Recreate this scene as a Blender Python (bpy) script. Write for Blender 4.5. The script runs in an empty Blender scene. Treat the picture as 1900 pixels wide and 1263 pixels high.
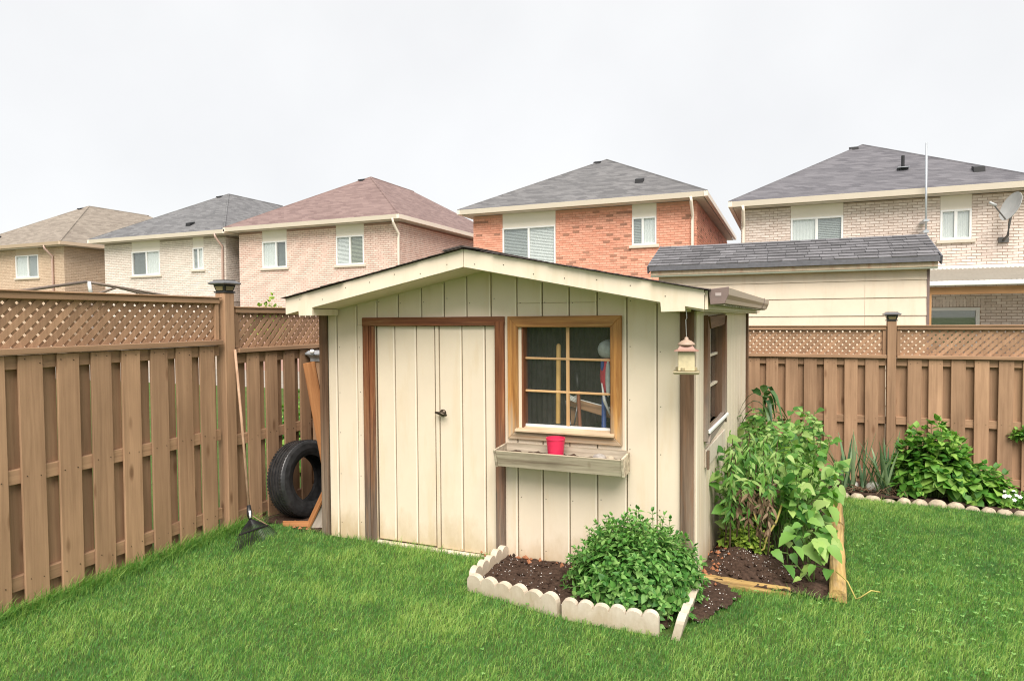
import bpy, bmesh, math, random
import numpy as np
from mathutils import Vector, Matrix, Euler

random.seed(7)
rng = np.random.default_rng(7)
R = math.radians
scene = bpy.context.scene
col = scene.collection

# ------------------------------------------------------------------ camera
YAW, PITCH, ROLL = 22.68, -1.84, -0.4
cam_d = bpy.data.cameras.new("camera")
cam = bpy.data.objects.new("camera", cam_d)
col.objects.link(cam)
cam.location = (0, 0, 1.75)
cam.matrix_world = (Matrix.Translation((0, 0, 1.75)) @ Matrix.Rotation(R(YAW), 4, 'Z')
                    @ Matrix.Rotation(R(90 + PITCH), 4, 'X') @ Matrix.Rotation(R(ROLL), 4, 'Z'))
cam_d.sensor_width = 36
cam_d.lens = 36 * 1220 / 1900
cam_d.clip_end = 1500
scene.camera = cam

# ------------------------------------------------------------------ sky (even overcast) and sun
SUN_EL, SUN_AZ = 53, 154          # azimuth of the sun, degrees clockwise from +Y
world = bpy.data.worlds.new("World")
scene.world = world
world.use_nodes = True
wn = world.node_tree
wn.nodes.clear()
w_out = wn.nodes.new("ShaderNodeOutputWorld")
w_bg = wn.nodes.new("ShaderNodeBackground")
w_bg.inputs["Strength"].default_value = 0.1
w_sky = wn.nodes.new("ShaderNodeTexSky")
w_sky.sky_type = 'NISHITA'
w_sky.sun_disc = False
w_sky.sun_elevation = R(SUN_EL)
w_sky.sun_rotation = R(SUN_AZ)
w_tc = wn.nodes.new("ShaderNodeTexCoord")
w_no = wn.nodes.new("ShaderNodeTexNoise")
w_no.inputs["Scale"].default_value = 3.0
w_no.inputs["Detail"].default_value = 5
w_rp = wn.nodes.new("ShaderNodeValToRGB")
w_rp.color_ramp.elements[0].position = 0.3
w_rp.color_ramp.elements[0].color = (2.30, 2.30, 2.31, 1)
w_rp.color_ramp.elements[1].position = 0.7
w_rp.color_ramp.elements[1].color = (2.54, 2.54, 2.54, 1)
w_mx = wn.nodes.new("ShaderNodeMix")
w_mx.data_type = 'RGBA'
w_mx.inputs["Factor"].default_value = 0.97
wn.links.new(w_tc.outputs["Generated"], w_no.inputs["Vector"])
wn.links.new(w_no.outputs["Fac"], w_rp.inputs["Fac"])
wn.links.new(w_sky.outputs["Color"], w_mx.inputs["A"])
wn.links.new(w_rp.outputs["Color"], w_mx.inputs["B"])
wn.links.new(w_mx.outputs["Result"], w_bg.inputs["Color"])
wn.links.new(w_bg.outputs["Background"], w_out.inputs["Surface"])

sun_d = bpy.data.lights.new("sun", 'SUN')
sun_d.energy = 1.5
sun_d.angle = R(44)
sun_d.color = (1.0, 0.925, 0.85)
sun = bpy.data.objects.new("sun", sun_d)
col.objects.link(sun)
sa = R(SUN_AZ)
sd = Vector((math.sin(sa) * math.cos(R(SUN_EL)), math.cos(sa) * math.cos(R(SUN_EL)), math.sin(R(SUN_EL))))
sun.matrix_world = Matrix.Translation((0, -5, 12)) @ sd.to_track_quat('Z', 'Y').to_matrix().to_4x4()

scene.view_settings.view_transform = 'Standard'
scene.view_settings.look = 'None'
scene.view_settings.exposure = 1.95
scene.view_settings.gamma = 1
scene.cycles.filter_width = 1.1
scene.view_settings.use_curve_mapping = False

# ------------------------------------------------------------------ node helpers and materials
def new_mat(name):
    m = bpy.data.materials.new(name)
    m.use_nodes = True
    nt = m.node_tree
    b = nt.nodes["Principled BSDF"]
    return m, nt, b

def nd(nt, typ, **kw):
    n = nt.nodes.new(typ)
    for k, v in kw.items():
        if k in n.inputs:
            n.inputs[k].default_value = v
        else:
            setattr(n, k, v)
    return n

def ramp(nt, fac, stops, interp='LINEAR'):
    r = nt.nodes.new("ShaderNodeValToRGB")
    cr = r.color_ramp
    cr.interpolation = interp
    while len(cr.elements) < len(stops):
        cr.elements.new(0.5)
    for e, (p, c) in zip(cr.elements, stops):
        e.position = p
        e.color = (*c, 1) if len(c) == 3 else c
    nt.links.new(fac, r.inputs["Fac"])
    return r.outputs["Color"]

def mixc(nt, fac, a, b, mode='MIX'):
    m = nt.nodes.new("ShaderNodeMix")
    m.data_type = 'RGBA'
    m.blend_type = mode
    for sock, v in (("Factor", fac), ("A", a), ("B", b)):
        if hasattr(v, "node"):
            nt.links.new(v, m.inputs[sock])
        elif sock == "Factor":
            m.inputs[sock].default_value = v
        else:
            m.inputs[sock].default_value = (*v, 1)
    return m.outputs["Result"]

def mathn(nt, op, a, b=None, clamp=False):
    m = nt.nodes.new("ShaderNodeMath")
    m.operation = op
    m.use_clamp = clamp
    for i, v in enumerate((a, b)):
        if v is None:
            continue
        if hasattr(v, "node"):
            nt.links.new(v, m.inputs[i])
        else:
            m.inputs[i].default_value = v
    return m.outputs[0]

def coords(nt, scale, world=False, shift=True):
    if world:
        g = nt.nodes.new("ShaderNodeNewGeometry")
        src = g.outputs["Position"]
    else:
        g = nt.nodes.new("ShaderNodeTexCoord")
        src = g.outputs["Object"]
    if shift and not world:
        oi = nt.nodes.new("ShaderNodeObjectInfo")
        k = mathn(nt, 'MULTIPLY', oi.outputs["Random"], 37.0)
        a = nt.nodes.new("ShaderNodeVectorMath")
        a.operation = 'ADD'
        nt.links.new(src, a.inputs[0])
        nt.links.new(k, a.inputs[1])
        src = a.outputs[0]
    mp = nt.nodes.new("ShaderNodeMapping")
    mp.inputs["Scale"].default_value = scale
    nt.links.new(src, mp.inputs["Vector"])
    return mp.outputs["Vector"]

def noise(nt, vec, scale=1.0, detail=4, rough=0.6, dist=0.0):
    n = nd(nt, "ShaderNodeTexNoise", Scale=scale, Detail=detail, Roughness=rough, Distortion=dist)
    nt.links.new(vec, n.inputs["Vector"])
    return n.outputs["Fac"]

def bump(nt, b, h, strength=0.2, dist=0.01):
    bn = nd(nt, "ShaderNodeBump", Strength=strength, Distance=dist)
    nt.links.new(h, bn.inputs["Height"])
    nt.links.new(bn.outputs["Normal"], b.inputs["Normal"])

def sc(c, k):
    return tuple(x * k for x in c)

def wood(name, ca, cb, rough=0.75, grain=(38, 38, 1.5), bs=0.25, rand=0.14, knots=None, spec=0.25, weather=None, streak=None):
    m, nt, b = new_mat(name)
    v = coords(nt, grain)
    g = noise(nt, v, 1.0, 6, 0.65, 0.6)
    c = ramp(nt, g, [(0.25, ca), (0.72, cb)])
    bl = noise(nt, coords(nt, (3, 3, 1.1)), 1.0, 3, 0.6)
    c = mixc(nt, 1.0, c, ramp(nt, bl, [(0.3, (0.78, 0.76, 0.74)), (0.7, (1.12, 1.1, 1.08))]), 'MULTIPLY')
    oi = nt.nodes.new("ShaderNodeObjectInfo")
    c = mixc(nt, 1.0, c, ramp(nt, oi.outputs["Random"], [(0, (1 - rand,) * 3), (1, (1 + rand,) * 3)]), 'MULTIPLY')
    if knots:
        kv = coords(nt, (7, 7, 2.2))
        vo = nd(nt, "ShaderNodeTexVoronoi", Scale=1.0)
        nt.links.new(kv, vo.inputs["Vector"])
        kf = ramp(nt, vo.outputs["Distance"], [(0.06, (1, 1, 1)), (0.16, (0, 0, 0))])
        c = mixc(nt, kf, c, knots)
    if weather:      # bleached or greyed lower end, edge broken up along the grain
        wc, wz0, wz1 = weather
        gp_ = nt.nodes.new("ShaderNodeNewGeometry")
        sp_ = nt.nodes.new("ShaderNodeSeparateXYZ")
        nt.links.new(gp_.outputs["Position"], sp_.inputs[0])
        hz = mathn(nt, 'ADD', sp_.outputs["Z"], mathn(nt, 'MULTIPLY', mathn(nt, 'SUBTRACT', g, 0.5), 0.9))
        mr = nd(nt, "ShaderNodeMapRange")
        mr.inputs["From Min"].default_value = wz1
        mr.inputs["From Max"].default_value = wz0
        nt.links.new(hz, mr.inputs["Value"])
        wcol = ramp(nt, g, [(0.3, sc(wc, 0.6)), (0.7, sc(wc, 1.25))])
        c = mixc(nt, mathn(nt, 'MULTIPLY', mr.outputs[0], 0.8), c, wcol)
    if streak:
        ga = min(range(3), key=lambda i: grain[i])
        sv = [14.0] * 3; sv[ga] = 0.9
        sn = noise(nt, coords(nt, tuple(sv)), 1.0, 5, 0.7, 0.8)
        sf = ramp(nt, sn, [(0.50, (0, 0, 0)), (0.66, (1, 1, 1))])
        c = mixc(nt, mathn(nt, 'MULTIPLY', sf, 0.6), c, streak)
        sv = [20.0] * 3; sv[ga] = 0.7
        sn2 = noise(nt, coords(nt, tuple(sv)), 1.3, 5, 0.7, 0.5)
        c = mixc(nt, 1.0, c, ramp(nt, sn2, [(0.35, (0.55, 0.5, 0.48)), (0.6, (1.1, 1.1, 1.1))]), 'MULTIPLY')
    nt.links.new(c, b.inputs["Base Color"])
    b.inputs["Roughness"].default_value = rough
    b.inputs["Specular IOR Level"].default_value = spec
    bump(nt, b, g, bs, 0.004)
    return m

def paint(name, c0, var=0.08, rough=0.55, scale=4.0, bs=0.06, fine=120, stain=None, stainz=None, spec=0.3):
    m, nt, b = new_mat(name)
    v = coords(nt, (1, 1, 1), world=True)
    n1 = noise(nt, v, scale, 5, 0.6)
    c = ramp(nt, n1, [(0.3, sc(c0, 1 - var)), (0.7, sc(c0, 1 + var))])
    if stain:
        n2 = noise(nt, coords(nt, (9, 9, 1.2), world=True), 1.0, 5, 0.65)
        f = ramp(nt, n2, [(0.52, (0, 0, 0)), (0.78, (1, 1, 1))])
        c = mixc(nt, mathn(nt, 'MULTIPLY', f, 0.6), c, stain)
    if stainz:     # mud splash with a ragged edge low on the wall
        g = nt.nodes.new("ShaderNodeNewGeometry")
        s = nt.nodes.new("ShaderNodeSeparateXYZ")
        nt.links.new(g.outputs["Position"], s.inputs[0])
        n3 = noise(nt, coords(nt, (7, 7, 3), world=True), 1.0, 6, 0.7)
        hgt = mathn(nt, 'SUBTRACT', mathn(nt, 'MULTIPLY', n3, 0.55), s.outputs["Z"])
        f = ramp(nt, hgt, [(0.02, (0, 0, 0)), (0.3, (1, 1, 1))])
        c = mixc(nt, mathn(nt, 'MULTIPLY', f, 0.7), c, stainz)
    nt.links.new(c, b.inputs["Base Color"])
    b.inputs["Roughness"].default_value = rough
    b.inputs["Specular IOR Level"].default_value = spec
    if bs:
        bump(nt, b, noise(nt, v, fine, 3, 0.6), bs, 0.003)
    return m

def plain(name, c, rough=0.5, metal=0.0, spec=0.4, bs=0.0, var=0.1, scale=30):
    m, nt, b = new_mat(name)
    v = coords(nt, (1, 1, 1))
    n1 = noise(nt, v, scale, 4)
    nt.links.new(ramp(nt, n1, [(0.3, sc(c, 1 - var)), (0.7, sc(c, 1 + var))]), b.inputs["Base Color"])
    b.inputs["Roughness"].default_value = rough
    b.inputs["Metallic"].default_value = metal
    b.inputs["Specular IOR Level"].default_value = spec
    if bs:
        bump(nt, b, n1, bs, 0.01)
    return m

def leafmat(name, dark, mid, light, trans=0.3, rough=0.5, straw=None):
    m, nt, b = new_mat(name)
    at = nt.nodes.new("ShaderNodeAttribute")
    at.attribute_name = "rnd"
    oi = nt.nodes.new("ShaderNodeObjectInfo")
    f = mathn(nt, 'FRACT', mathn(nt, 'ADD', at.outputs["Fac"], oi.outputs["Random"]))
    n1 = noise(nt, coords(nt, (1, 1, 1)), 60, 3)
    f = mathn(nt, 'ADD', mathn(nt, 'MULTIPLY', f, 0.85), mathn(nt, 'MULTIPLY', n1, 0.2))
    c = ramp(nt, f, [(0.1, dark), (0.45, mid), (0.78, light), (0.88, straw)] if straw else [(0.1, dark), (0.5, mid), (0.95, light)])
    nt.links.new(c, b.inputs["Base Color"])
    b.inputs["Roughness"].default_value = rough
    b.inputs["Specular IOR Level"].default_value = 0.35
    if trans:
        tr = nt.nodes.new("ShaderNodeBsdfTranslucent")
        nt.links.new(mixc(nt, 1.0, c, (1.1, 1.25, 0.6), 'MULTIPLY'), tr.inputs["Color"])
        mx = nt.nodes.new("ShaderNodeMixShader")
        mx.inputs[0].default_value = trans
        nt.links.new(b.outputs[0], mx.inputs[1])
        nt.links.new(tr.outputs[0], mx.inputs[2])
        nt.links.new(mx.outputs[0], nt.nodes["Material Output"].inputs["Surface"])
    return m

def glass(name, tint=(0.9, 0.93, 0.92), dirt=0.06, refl=0.0, dirtc=(0.6, 0.6, 0.58)):
    m, nt, b = new_mat(name)
    nt.nodes.remove(b)
    tr = nd(nt, "ShaderNodeBsdfTransparent")
    tr.inputs["Color"].default_value = (*tint, 1)
    gl = nd(nt, "ShaderNodeBsdfGlossy", Roughness=0.02)
    df = nd(nt, "ShaderNodeBsdfDiffuse")
    df.inputs["Color"].default_value = (*dirtc, 1)
    fr = nd(nt, "ShaderNodeLayerWeight", Blend=0.5)
    k = mathn(nt, 'ADD', mathn(nt, 'MULTIPLY', mathn(nt, 'POWER', fr.outputs["Facing"], 4.0), 0.5), 0.025 + refl, True)
    m1 = nt.nodes.new("ShaderNodeMixShader")
    nt.links.new(k, m1.inputs[0])
    nt.links.new(tr.outputs[0], m1.inputs[1])
    nt.links.new(gl.outputs[0], m1.inputs[2])
    m2 = nt.nodes.new("ShaderNodeMixShader")
    n1 = noise(nt, coords(nt, (1, 1, 1), world=True), 6, 4)
    nt.links.new(mathn(nt, 'MULTIPLY', n1, dirt * 2), m2.inputs[0])
    nt.links.new(m1.outputs[0], m2.inputs[1])
    nt.links.new(df.outputs[0], m2.inputs[2])
    nt.links.new(m2.outputs[0], nt.nodes["Material Output"].inputs["Surface"])
    return m

def brickmat(name, stops, rough=0.85):
    m, nt, b = new_mat(name)
    at = nt.nodes.new("ShaderNodeAttribute")
    at.attribute_name = "rnd"
    oi = nt.nodes.new("ShaderNodeObjectInfo")
    f = mathn(nt, 'FRACT', mathn(nt, 'ADD', at.outputs["Fac"], oi.outputs["Random"]))
    c = ramp(nt, f, stops)
    n1 = noise(nt, coords(nt, (1, 1, 1), world=True), 14, 4)
    c = mixc(nt, 1.0, c, ramp(nt, n1, [(0.3, (0.88,) * 3), (0.7, (1.1,) * 3)]), 'MULTIPLY')
    n2 = noise(nt, coords(nt, (1, 1, 1), world=True), 0.5, 3)
    c = mixc(nt, 1.0, c, ramp(nt, n2, [(0.3, (0.92,) * 3), (0.7, (1.06,) * 3)]), 'MULTIPLY')
    nt.links.new(c, b.inputs["Base Color"])
    b.inputs["Roughness"].default_value = rough
    b.inputs["Specular IOR Level"].default_value = 0.15
    return m

def shinglemat(name, ca, cb, course=0.068, tab=0.3, line=0.6):
    # rows follow the height of the slope, tabs are random cells along the eave
    m, nt, b = new_mat(name)
    g = nt.nodes.new("ShaderNodeNewGeometry")
    s = nt.nodes.new("ShaderNodeSeparateXYZ")
    nt.links.new(g.outputs["Position"], s.inputs[0])
    row = mathn(nt, 'DIVIDE', s.outputs["Z"], course)
    rowi = mathn(nt, 'FLOOR', row)
    fr = mathn(nt, 'FRACT', row)
    along = mathn(nt, 'ADD', mathn(nt, 'ADD', s.outputs["X"], mathn(nt, 'MULTIPLY', s.outputs["Y"], 1.0)),
                  mathn(nt, 'MULTIPLY', rowi, 0.137))
    tabi = mathn(nt, 'FLOOR', mathn(nt, 'DIVIDE', along, tab))
    cx = nt.nodes.new("ShaderNodeCombineXYZ")
    nt.links.new(tabi, cx.inputs[0])
    nt.links.new(rowi, cx.inputs[1])
    wh = nt.nodes.new("ShaderNodeTexWhiteNoise")
    wh.noise_dimensions = '2D'
    nt.links.new(cx.outputs[0], wh.inputs["Vector"])
    n1 = noise(nt, coords(nt, (1, 1, 1), world=True), 1.3, 5, 0.65)
    n2 = noise(nt, coords(nt, (1, 1, 1), world=True), 25, 3, 0.7)
    f = mathn(nt, 'ADD', mathn(nt, 'MULTIPLY', wh.outputs["Value"], 0.35),
              mathn(nt, 'ADD', mathn(nt, 'MULTIPLY', n1, 0.4), mathn(nt, 'MULTIPLY', n2, 0.3)))
    c = ramp(nt, f, [(0.25, ca), (0.8, cb)])
    ln = ramp(nt, fr, [(0.0, (line,) * 3), (0.16, (1, 1, 1))])
    c = mixc(nt, 1.0, c, ln, 'MULTIPLY')
    nt.links.new(c, b.inputs["Base Color"])
    b.inputs["Roughness"].default_value = 0.85
    b.inputs["Specular IOR Level"].default_value = 0.25
    bump(nt, b, mathn(nt, 'ADD', mathn(nt, 'MULTIPLY', fr, -0.6), n2), 0.5, 0.02)
    return m

MT = {}
MT['fence'] = wood('fence_stain', (0.275, 0.168, 0.10), (0.44, 0.278, 0.17), 0.7, (30, 30, 1.2), 0.3, 0.16, (0.2, 0.11, 0.06))
MT['lattice'] = wood('lattice_stain', (0.285, 0.172, 0.103), (0.44, 0.275, 0.172), 0.7, (60, 60, 3), 0.15, 0.12)
MT['cap_dark'] = plain('cap_dark', (0.035, 0.035, 0.032), 0.45, 0.2, 0.5)
MT['cap_pane'] = plain('cap_pane', (0.25, 0.2, 0.11), 0.25, 0, 0.5)
MT['cap_top'] = plain('cap_top', (0.12, 0.12, 0.125), 0.3, 0.0, 0.5)
CREAM = (0.735, 0.63, 0.495)
MT['cream'] = paint('cream_siding', CREAM, 0.04, 0.6, 3.0, 0.10, 160, stain=(0.66, 0.51, 0.32), stainz=(0.46, 0.33, 0.17))
MT['cream_trim'] = paint('cream_fascia', (0.77, 0.665, 0.525), 0.03, 0.6, 4.0, 0.08, 90, stain=(0.60, 0.50, 0.33))
MT['ridge_highlight'] = paint('paint_edge_highlight', (0.84, 0.745, 0.61), 0.04, 0.5, 6, 0.1)  # thick paint edge, its highlight put into a paler colour
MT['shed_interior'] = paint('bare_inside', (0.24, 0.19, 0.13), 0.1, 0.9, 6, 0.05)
MT['red_wood'] = wood('redwood_trim', (0.105, 0.034, 0.018), (0.31, 0.125, 0.055), 0.65, (45, 45, 1.5), 0.35, 0.1, (0.04, 0.014, 0.008), weather=((0.20, 0.175, 0.145), 0.25, 1.1), streak=(0.42, 0.235, 0.115))
MT['honey'] = wood('honey_window_wood', (0.30, 0.12, 0.03), (0.56, 0.285, 0.085), 0.5, (40, 40, 1.8), 0.25, 0.06, (0.14, 0.045, 0.013), 0.4, weather=((0.62, 0.52, 0.38), 0.86, 1.15), streak=(0.62, 0.36, 0.13))
MT['muntin'] = wood('pale_muntin', (0.50, 0.30, 0.13), (0.66, 0.44, 0.24), 0.5, (60, 60, 4), 0.15, 0.05)
MT['dark_post'] = wood('dark_corner_post', (0.125, 0.075, 0.046), (0.245, 0.155, 0.10), 0.75, (50, 50, 1.4), 0.35, 0.05, weather=((0.25, 0.21, 0.165), 0.1, 1.1), streak=(0.22, 0.115, 0.06))
MT['pale_sill'] = wood('bleached_sill', (0.55, 0.45, 0.33), (0.74, 0.68, 0.58), 0.6, (50, 50, 3), 0.2, 0.04)
MT['bleached'] = wood('bleached_honey', (0.46, 0.33, 0.20), (0.66, 0.53, 0.38), 0.6, (3, 50, 50), 0.2, 0.04)
MT['white_paint'] = paint('white_paint', (0.78, 0.78, 0.75), 0.03, 0.4, 4, 0.03, stain=(0.7, 0.66, 0.56))
MT['peeling'] = paint('peeling_paint', (0.62, 0.55, 0.45), 0.05, 0.6, 12, 0.1, stain=(0.46, 0.24, 0.18))
MT['box_wood'] = wood('greyed_box_wood', (0.42, 0.365, 0.27), (0.72, 0.64, 0.51), 0.8, (1.6, 40, 40), 0.3, 0.06, (0.28, 0.2, 0.13), streak=(0.50, 0.46, 0.33))
MT['gutter'] = plain('taupe_gutter', (0.33, 0.265, 0.20), 0.4, 0.0, 0.4, 0, 0.05)
MT['gutter_end'] = plain('mauve_gutter_end', (0.20, 0.145, 0.13), 0.5, 0.0, 0.4, 0, 0.08)
MT['gutter_dirt'] = plain('gutter_underside', (0.42, 0.38, 0.28), 0.7, 0, 0.2, 0, 0.5, 14)
MT['label_grey'] = plain('label_grey', (0.42, 0.35, 0.33), 0.6)
MT['asphalt_edge'] = shinglemat('shed_shingle', (0.045, 0.036, 0.032), (0.10, 0.082, 0.075))
MT['bronze'] = plain('dark_bronze', (0.07, 0.055, 0.04), 0.3, 0.8, 0.5)
MT['shed_glass'] = glass('shed_glass', (0.98, 0.99, 0.98), 0.02, 0.0)
MT['house_glass'] = glass('house_glass', (0.95, 0.97, 0.96), 0.02, 0.07)
MT['rubber'] = plain('tyre_rubber', (0.028, 0.028, 0.029), 0.38, 0, 0.5, 0.15, 0.5, 18)
MT['soil'] = plain('garden_soil', (0.055, 0.034, 0.024), 0.95, 0, 0.15, 0.8, 0.5, 45)
MT['perlite'] = plain('perlite', (0.72, 0.70, 0.66), 0.9)
MT['clay'] = plain('clay_crumb', (0.33, 0.14, 0.07), 0.9, 0, 0.2, 0.3, 0.3, 40)
MT['concrete_white'] = paint('whitewashed_concrete', (0.68, 0.61, 0.52), 0.1, 0.85, 7, 0.35, 60, stain=(0.42, 0.33, 0.23), stainz=(0.36, 0.27, 0.16))
MT['timber'] = wood('yellowed_timber', (0.25, 0.155, 0.055), (0.58, 0.42, 0.165), 0.85, (26, 26, 1.2), 0.5, 0.08, (0.14, 0.08, 0.03), streak=(0.36, 0.29, 0.19))
MT['orange_plank'] = wood('orange_plank', (0.26, 0.10, 0.035), (0.50, 0.24, 0.10), 0.7, (36, 36, 1.4), 0.2, 0.08, (0.14, 0.05, 0.02))
MT['grey_plank'] = wood('grey_plank', (0.30, 0.26, 0.22), (0.50, 0.45, 0.38), 0.8, (36, 36, 1.4), 0.2, 0.06)
MT['handle_wood'] = wood('rake_handle', (0.26, 0.15, 0.085), (0.50, 0.35, 0.25), 0.7, (50, 50, 6), 0.1, 0.03)
MT['black_plastic'] = plain('black_plastic', (0.015, 0.015, 0.016), 0.4, 0, 0.5)
MT['steel'] = plain('steel', (0.45, 0.45, 0.45), 0.35, 0.8, 0.5)
MT['galv'] = plain('galvanised', (0.48, 0.51, 0.54), 0.4, 0.5, 0.5)
MT['pot_red'] = plain('red_plastic', (0.70, 0.03, 0.095), 0.4, 0, 0.5, 0, 0.06)
MT['stone'] = plain('edging_stone', (0.42, 0.35, 0.26), 0.85, 0, 0.2, 0.4, 0.25, 18)
MT['grey_stone'] = plain('grey_stone', (0.34, 0.31, 0.28), 0.85, 0, 0.2, 0.3, 0.2, 40)
MT['white_stone'] = plain('white_stone', (0.66, 0.64, 0.58), 0.85, 0, 0.2, 0.3, 0.12, 18)
MT['feeder_roof'] = plain('feeder_roof', (0.40, 0.29, 0.22), 0.5, 0, 0.4, 0, 0.06)
MT['feeder_brim'] = plain('feeder_brim', (0.34, 0.20, 0.155), 0.5, 0, 0.4, 0, 0.06)
MT['feeder_body'] = plain('feeder_body', (0.58, 0.50, 0.32), 0.3, 0, 0.5, 0, 0.15, 25)
MT['feeder_tray'] = plain('feeder_tray', (0.34, 0.29, 0.17), 0.5)
MT['wire'] = plain('wire', (0.5, 0.5, 0.48), 0.4, 0.7)
MT['yellow_wood'] = wood('yellow_handle', (0.62, 0.36, 0.10), (0.78, 0.50, 0.20), 0.4, (40, 40, 3), 0.05, 0.02)
MT['brown_wood'] = wood('brown_handle', (0.20, 0.07, 0.035), (0.32, 0.13, 0.07), 0.5, (40, 40, 3), 0.05, 0.02)
MT['bench_wood'] = wood('bench_plank', (0.42, 0.24, 0.13), (0.58, 0.36, 0.22), 0.6, (30, 30, 2), 0.1, 0.02)
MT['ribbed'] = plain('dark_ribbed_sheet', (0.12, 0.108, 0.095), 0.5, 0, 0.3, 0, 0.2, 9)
MT['toy_grey'] = plain('toy_grey', (0.52, 0.56, 0.56), 0.35, 0, 0.5, 0, 0.3, 12)
MT['toy_red'] = plain('toy_red', (0.62, 0.05, 0.09), 0.35, 0, 0.5)
MT['toy_blue'] = plain('toy_blue', (0.04, 0.10, 0.33), 0.35, 0, 0.5)
MT['white_plastic'] = plain('white_plastic', (0.72, 0.72, 0.7), 0.4)
MT['mower_green'] = plain('dark_green_metal', (0.03, 0.055, 0.03), 0.4, 0, 0.4)

# foliage
MT['grass'] = leafmat('grass_blade', (0.05, 0.165, 0.044), (0.135, 0.325, 0.066), (0.38, 0.53, 0.14), 0.35, 0.5, straw=(0.40, 0.30, 0.15))
MT['mint'] = leafmat('mint_leaf', (0.04, 0.145, 0.025), (0.125, 0.315, 0.062), (0.30, 0.49, 0.15), 0.3)
MT['vine'] = leafmat('vine_leaf', (0.04, 0.14, 0.022), (0.14, 0.32, 0.055), (0.40, 0.53, 0.19), 0.35)
MT['squash'] = leafmat('squash_leaf', (0.08, 0.21, 0.04), (0.17, 0.35, 0.07), (0.36, 0.50, 0.14), 0.3)
MT['corn'] = leafmat('strap_leaf_dark', (0.02, 0.06, 0.02), (0.05, 0.12, 0.035), (0.14, 0.22, 0.07), 0.15, 0.4)
MT['leek'] = leafmat('strap_leaf_bluish', (0.07, 0.15, 0.075), (0.15, 0.26, 0.13), (0.30, 0.40, 0.22), 0.15, 0.45)
MT['hydra'] = leafmat('shrub_leaf', (0.035, 0.135, 0.018), (0.115, 0.30, 0.042), (0.31, 0.49, 0.10), 0.3)
MT['yellowleaf'] = leafmat('yellow_weed', (0.12, 0.22, 0.03), (0.25, 0.38, 0.05), (0.42, 0.5, 0.10), 0.3)
MT['dead'] = leafmat('dry_leaf', (0.10, 0.06, 0.035), (0.21, 0.135, 0.08), (0.36, 0.26, 0.17), 0.2, 0.8)
MT['stem'] = plain('green_stem', (0.12, 0.19, 0.05), 0.6)
MT['stem_brown'] = plain('brown_stem', (0.11, 0.075, 0.045), 0.8)
MT['stem_yellow'] = plain('yellow_stem', (0.42, 0.36, 0.10), 0.6)
MT['petal'] = plain('white_petal', (0.78, 0.76, 0.70), 0.6)
MT['bark'] = plain('bark', (0.09, 0.065, 0.045), 0.9)

# houses
MT['brick_tan'] = brickmat('brick_tan', [(0, (0.57, 0.43, 0.31)), (1, (0.65, 0.505, 0.375))])
MT['brick_cream'] = brickmat('brick_cream', [(0, (0.69, 0.61, 0.535)), (1, (0.77, 0.695, 0.62))])
MT['brick_pink'] = brickmat('brick_pink', [(0, (0.74, 0.54, 0.455)), (0.5, (0.78, 0.595, 0.505)), (1, (0.81, 0.645, 0.555))])
MT['brick_red'] = brickmat('brick_red', [(0, (0.70, 0.32, 0.22)), (0.9, (0.79, 0.41, 0.295)), (0.93, (0.42, 0.22, 0.15)), (1, (0.38, 0.20, 0.14))])
MT['brick_beige'] = brickmat('brick_beige', [(0, (0.66, 0.555, 0.49)), (0.6, (0.72, 0.62, 0.555)), (1, (0.77, 0.675, 0.61))])
MT['mortar_tan'] = paint('mortar_tan', (0.49, 0.37, 0.26), 0.08, 0.9, 10, 0)
MT['mortar_grey'] = paint('mortar_grey', (0.45, 0.38, 0.32), 0.08, 0.9, 10, 0)
MT['mortar_mauve'] = paint('mortar_mauve', (0.42, 0.265, 0.22), 0.08, 0.9, 10, 0)
MT['mortar_red'] = paint('mortar_red', (0.60, 0.31, 0.22), 0.08, 0.9, 10, 0)
MT['mortar_beige'] = paint('mortar_beige', (0.47, 0.36, 0.295), 0.08, 0.9, 10, 0)
MT['roof_tan'] = shinglemat('roof_tan', (0.175, 0.147, 0.12), (0.30, 0.26, 0.215), line=0.8)
MT['roof_grey'] = shinglemat('roof_grey', (0.098, 0.098, 0.102), (0.195, 0.195, 0.198), line=0.85)
MT['roof_red'] = shinglemat('roof_red', (0.15, 0.10, 0.093), (0.26, 0.185, 0.168), line=0.85)
MT['roof_slate'] = shinglemat('roof_slate', (0.093, 0.092, 0.095), (0.195, 0.192, 0.193), line=0.75)
MT['roof_violet'] = shinglemat('roof_violet', (0.088, 0.086, 0.096), (0.175, 0.17, 0.183), line=0.75)
MT['house_trim'] = paint('house_trim', (0.80, 0.71, 0.60), 0.03, 0.5, 2, 0)
MT['house_soffit'] = paint('house_soffit', (0.58, 0.54, 0.46), 0.04, 0.6, 2, 0)
MT['house_panel'] = paint('house_panel', (0.80, 0.735, 0.64), 0.03, 0.6, 2, 0)
MT['tan_trim'] = paint('tan_trim', (0.58, 0.45, 0.33), 0.03, 0.6, 2, 0)
MT['spout_pink'] = paint('pinkish_spout', (0.52, 0.37, 0.31), 0.04, 0.5, 2, 0)
MT['vinyl'] = paint('white_vinyl', (0.80, 0.80, 0.78), 0.02, 0.35, 2, 0)
MT['sill'] = paint('stone_sill', (0.60, 0.54, 0.45), 0.05, 0.8, 6, 0)
MT['blind_white'] = paint('white_blind', (0.80, 0.81, 0.81), 0.03, 0.6, 3, 0)
MT['blind_grey'] = paint('grey_blind', (0.40, 0.43, 0.43), 0.04, 0.6, 3, 0)
MT['dark_sheet'] = paint('dark_window_sheet', (0.17, 0.19, 0.185), 0.1, 0.8, 3, 0)  # colour of the flat dark sheet behind some panes
MT['blind_olive'] = paint('olive_blind', (0.34, 0.36, 0.29), 0.05, 0.7, 3, 0)
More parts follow.
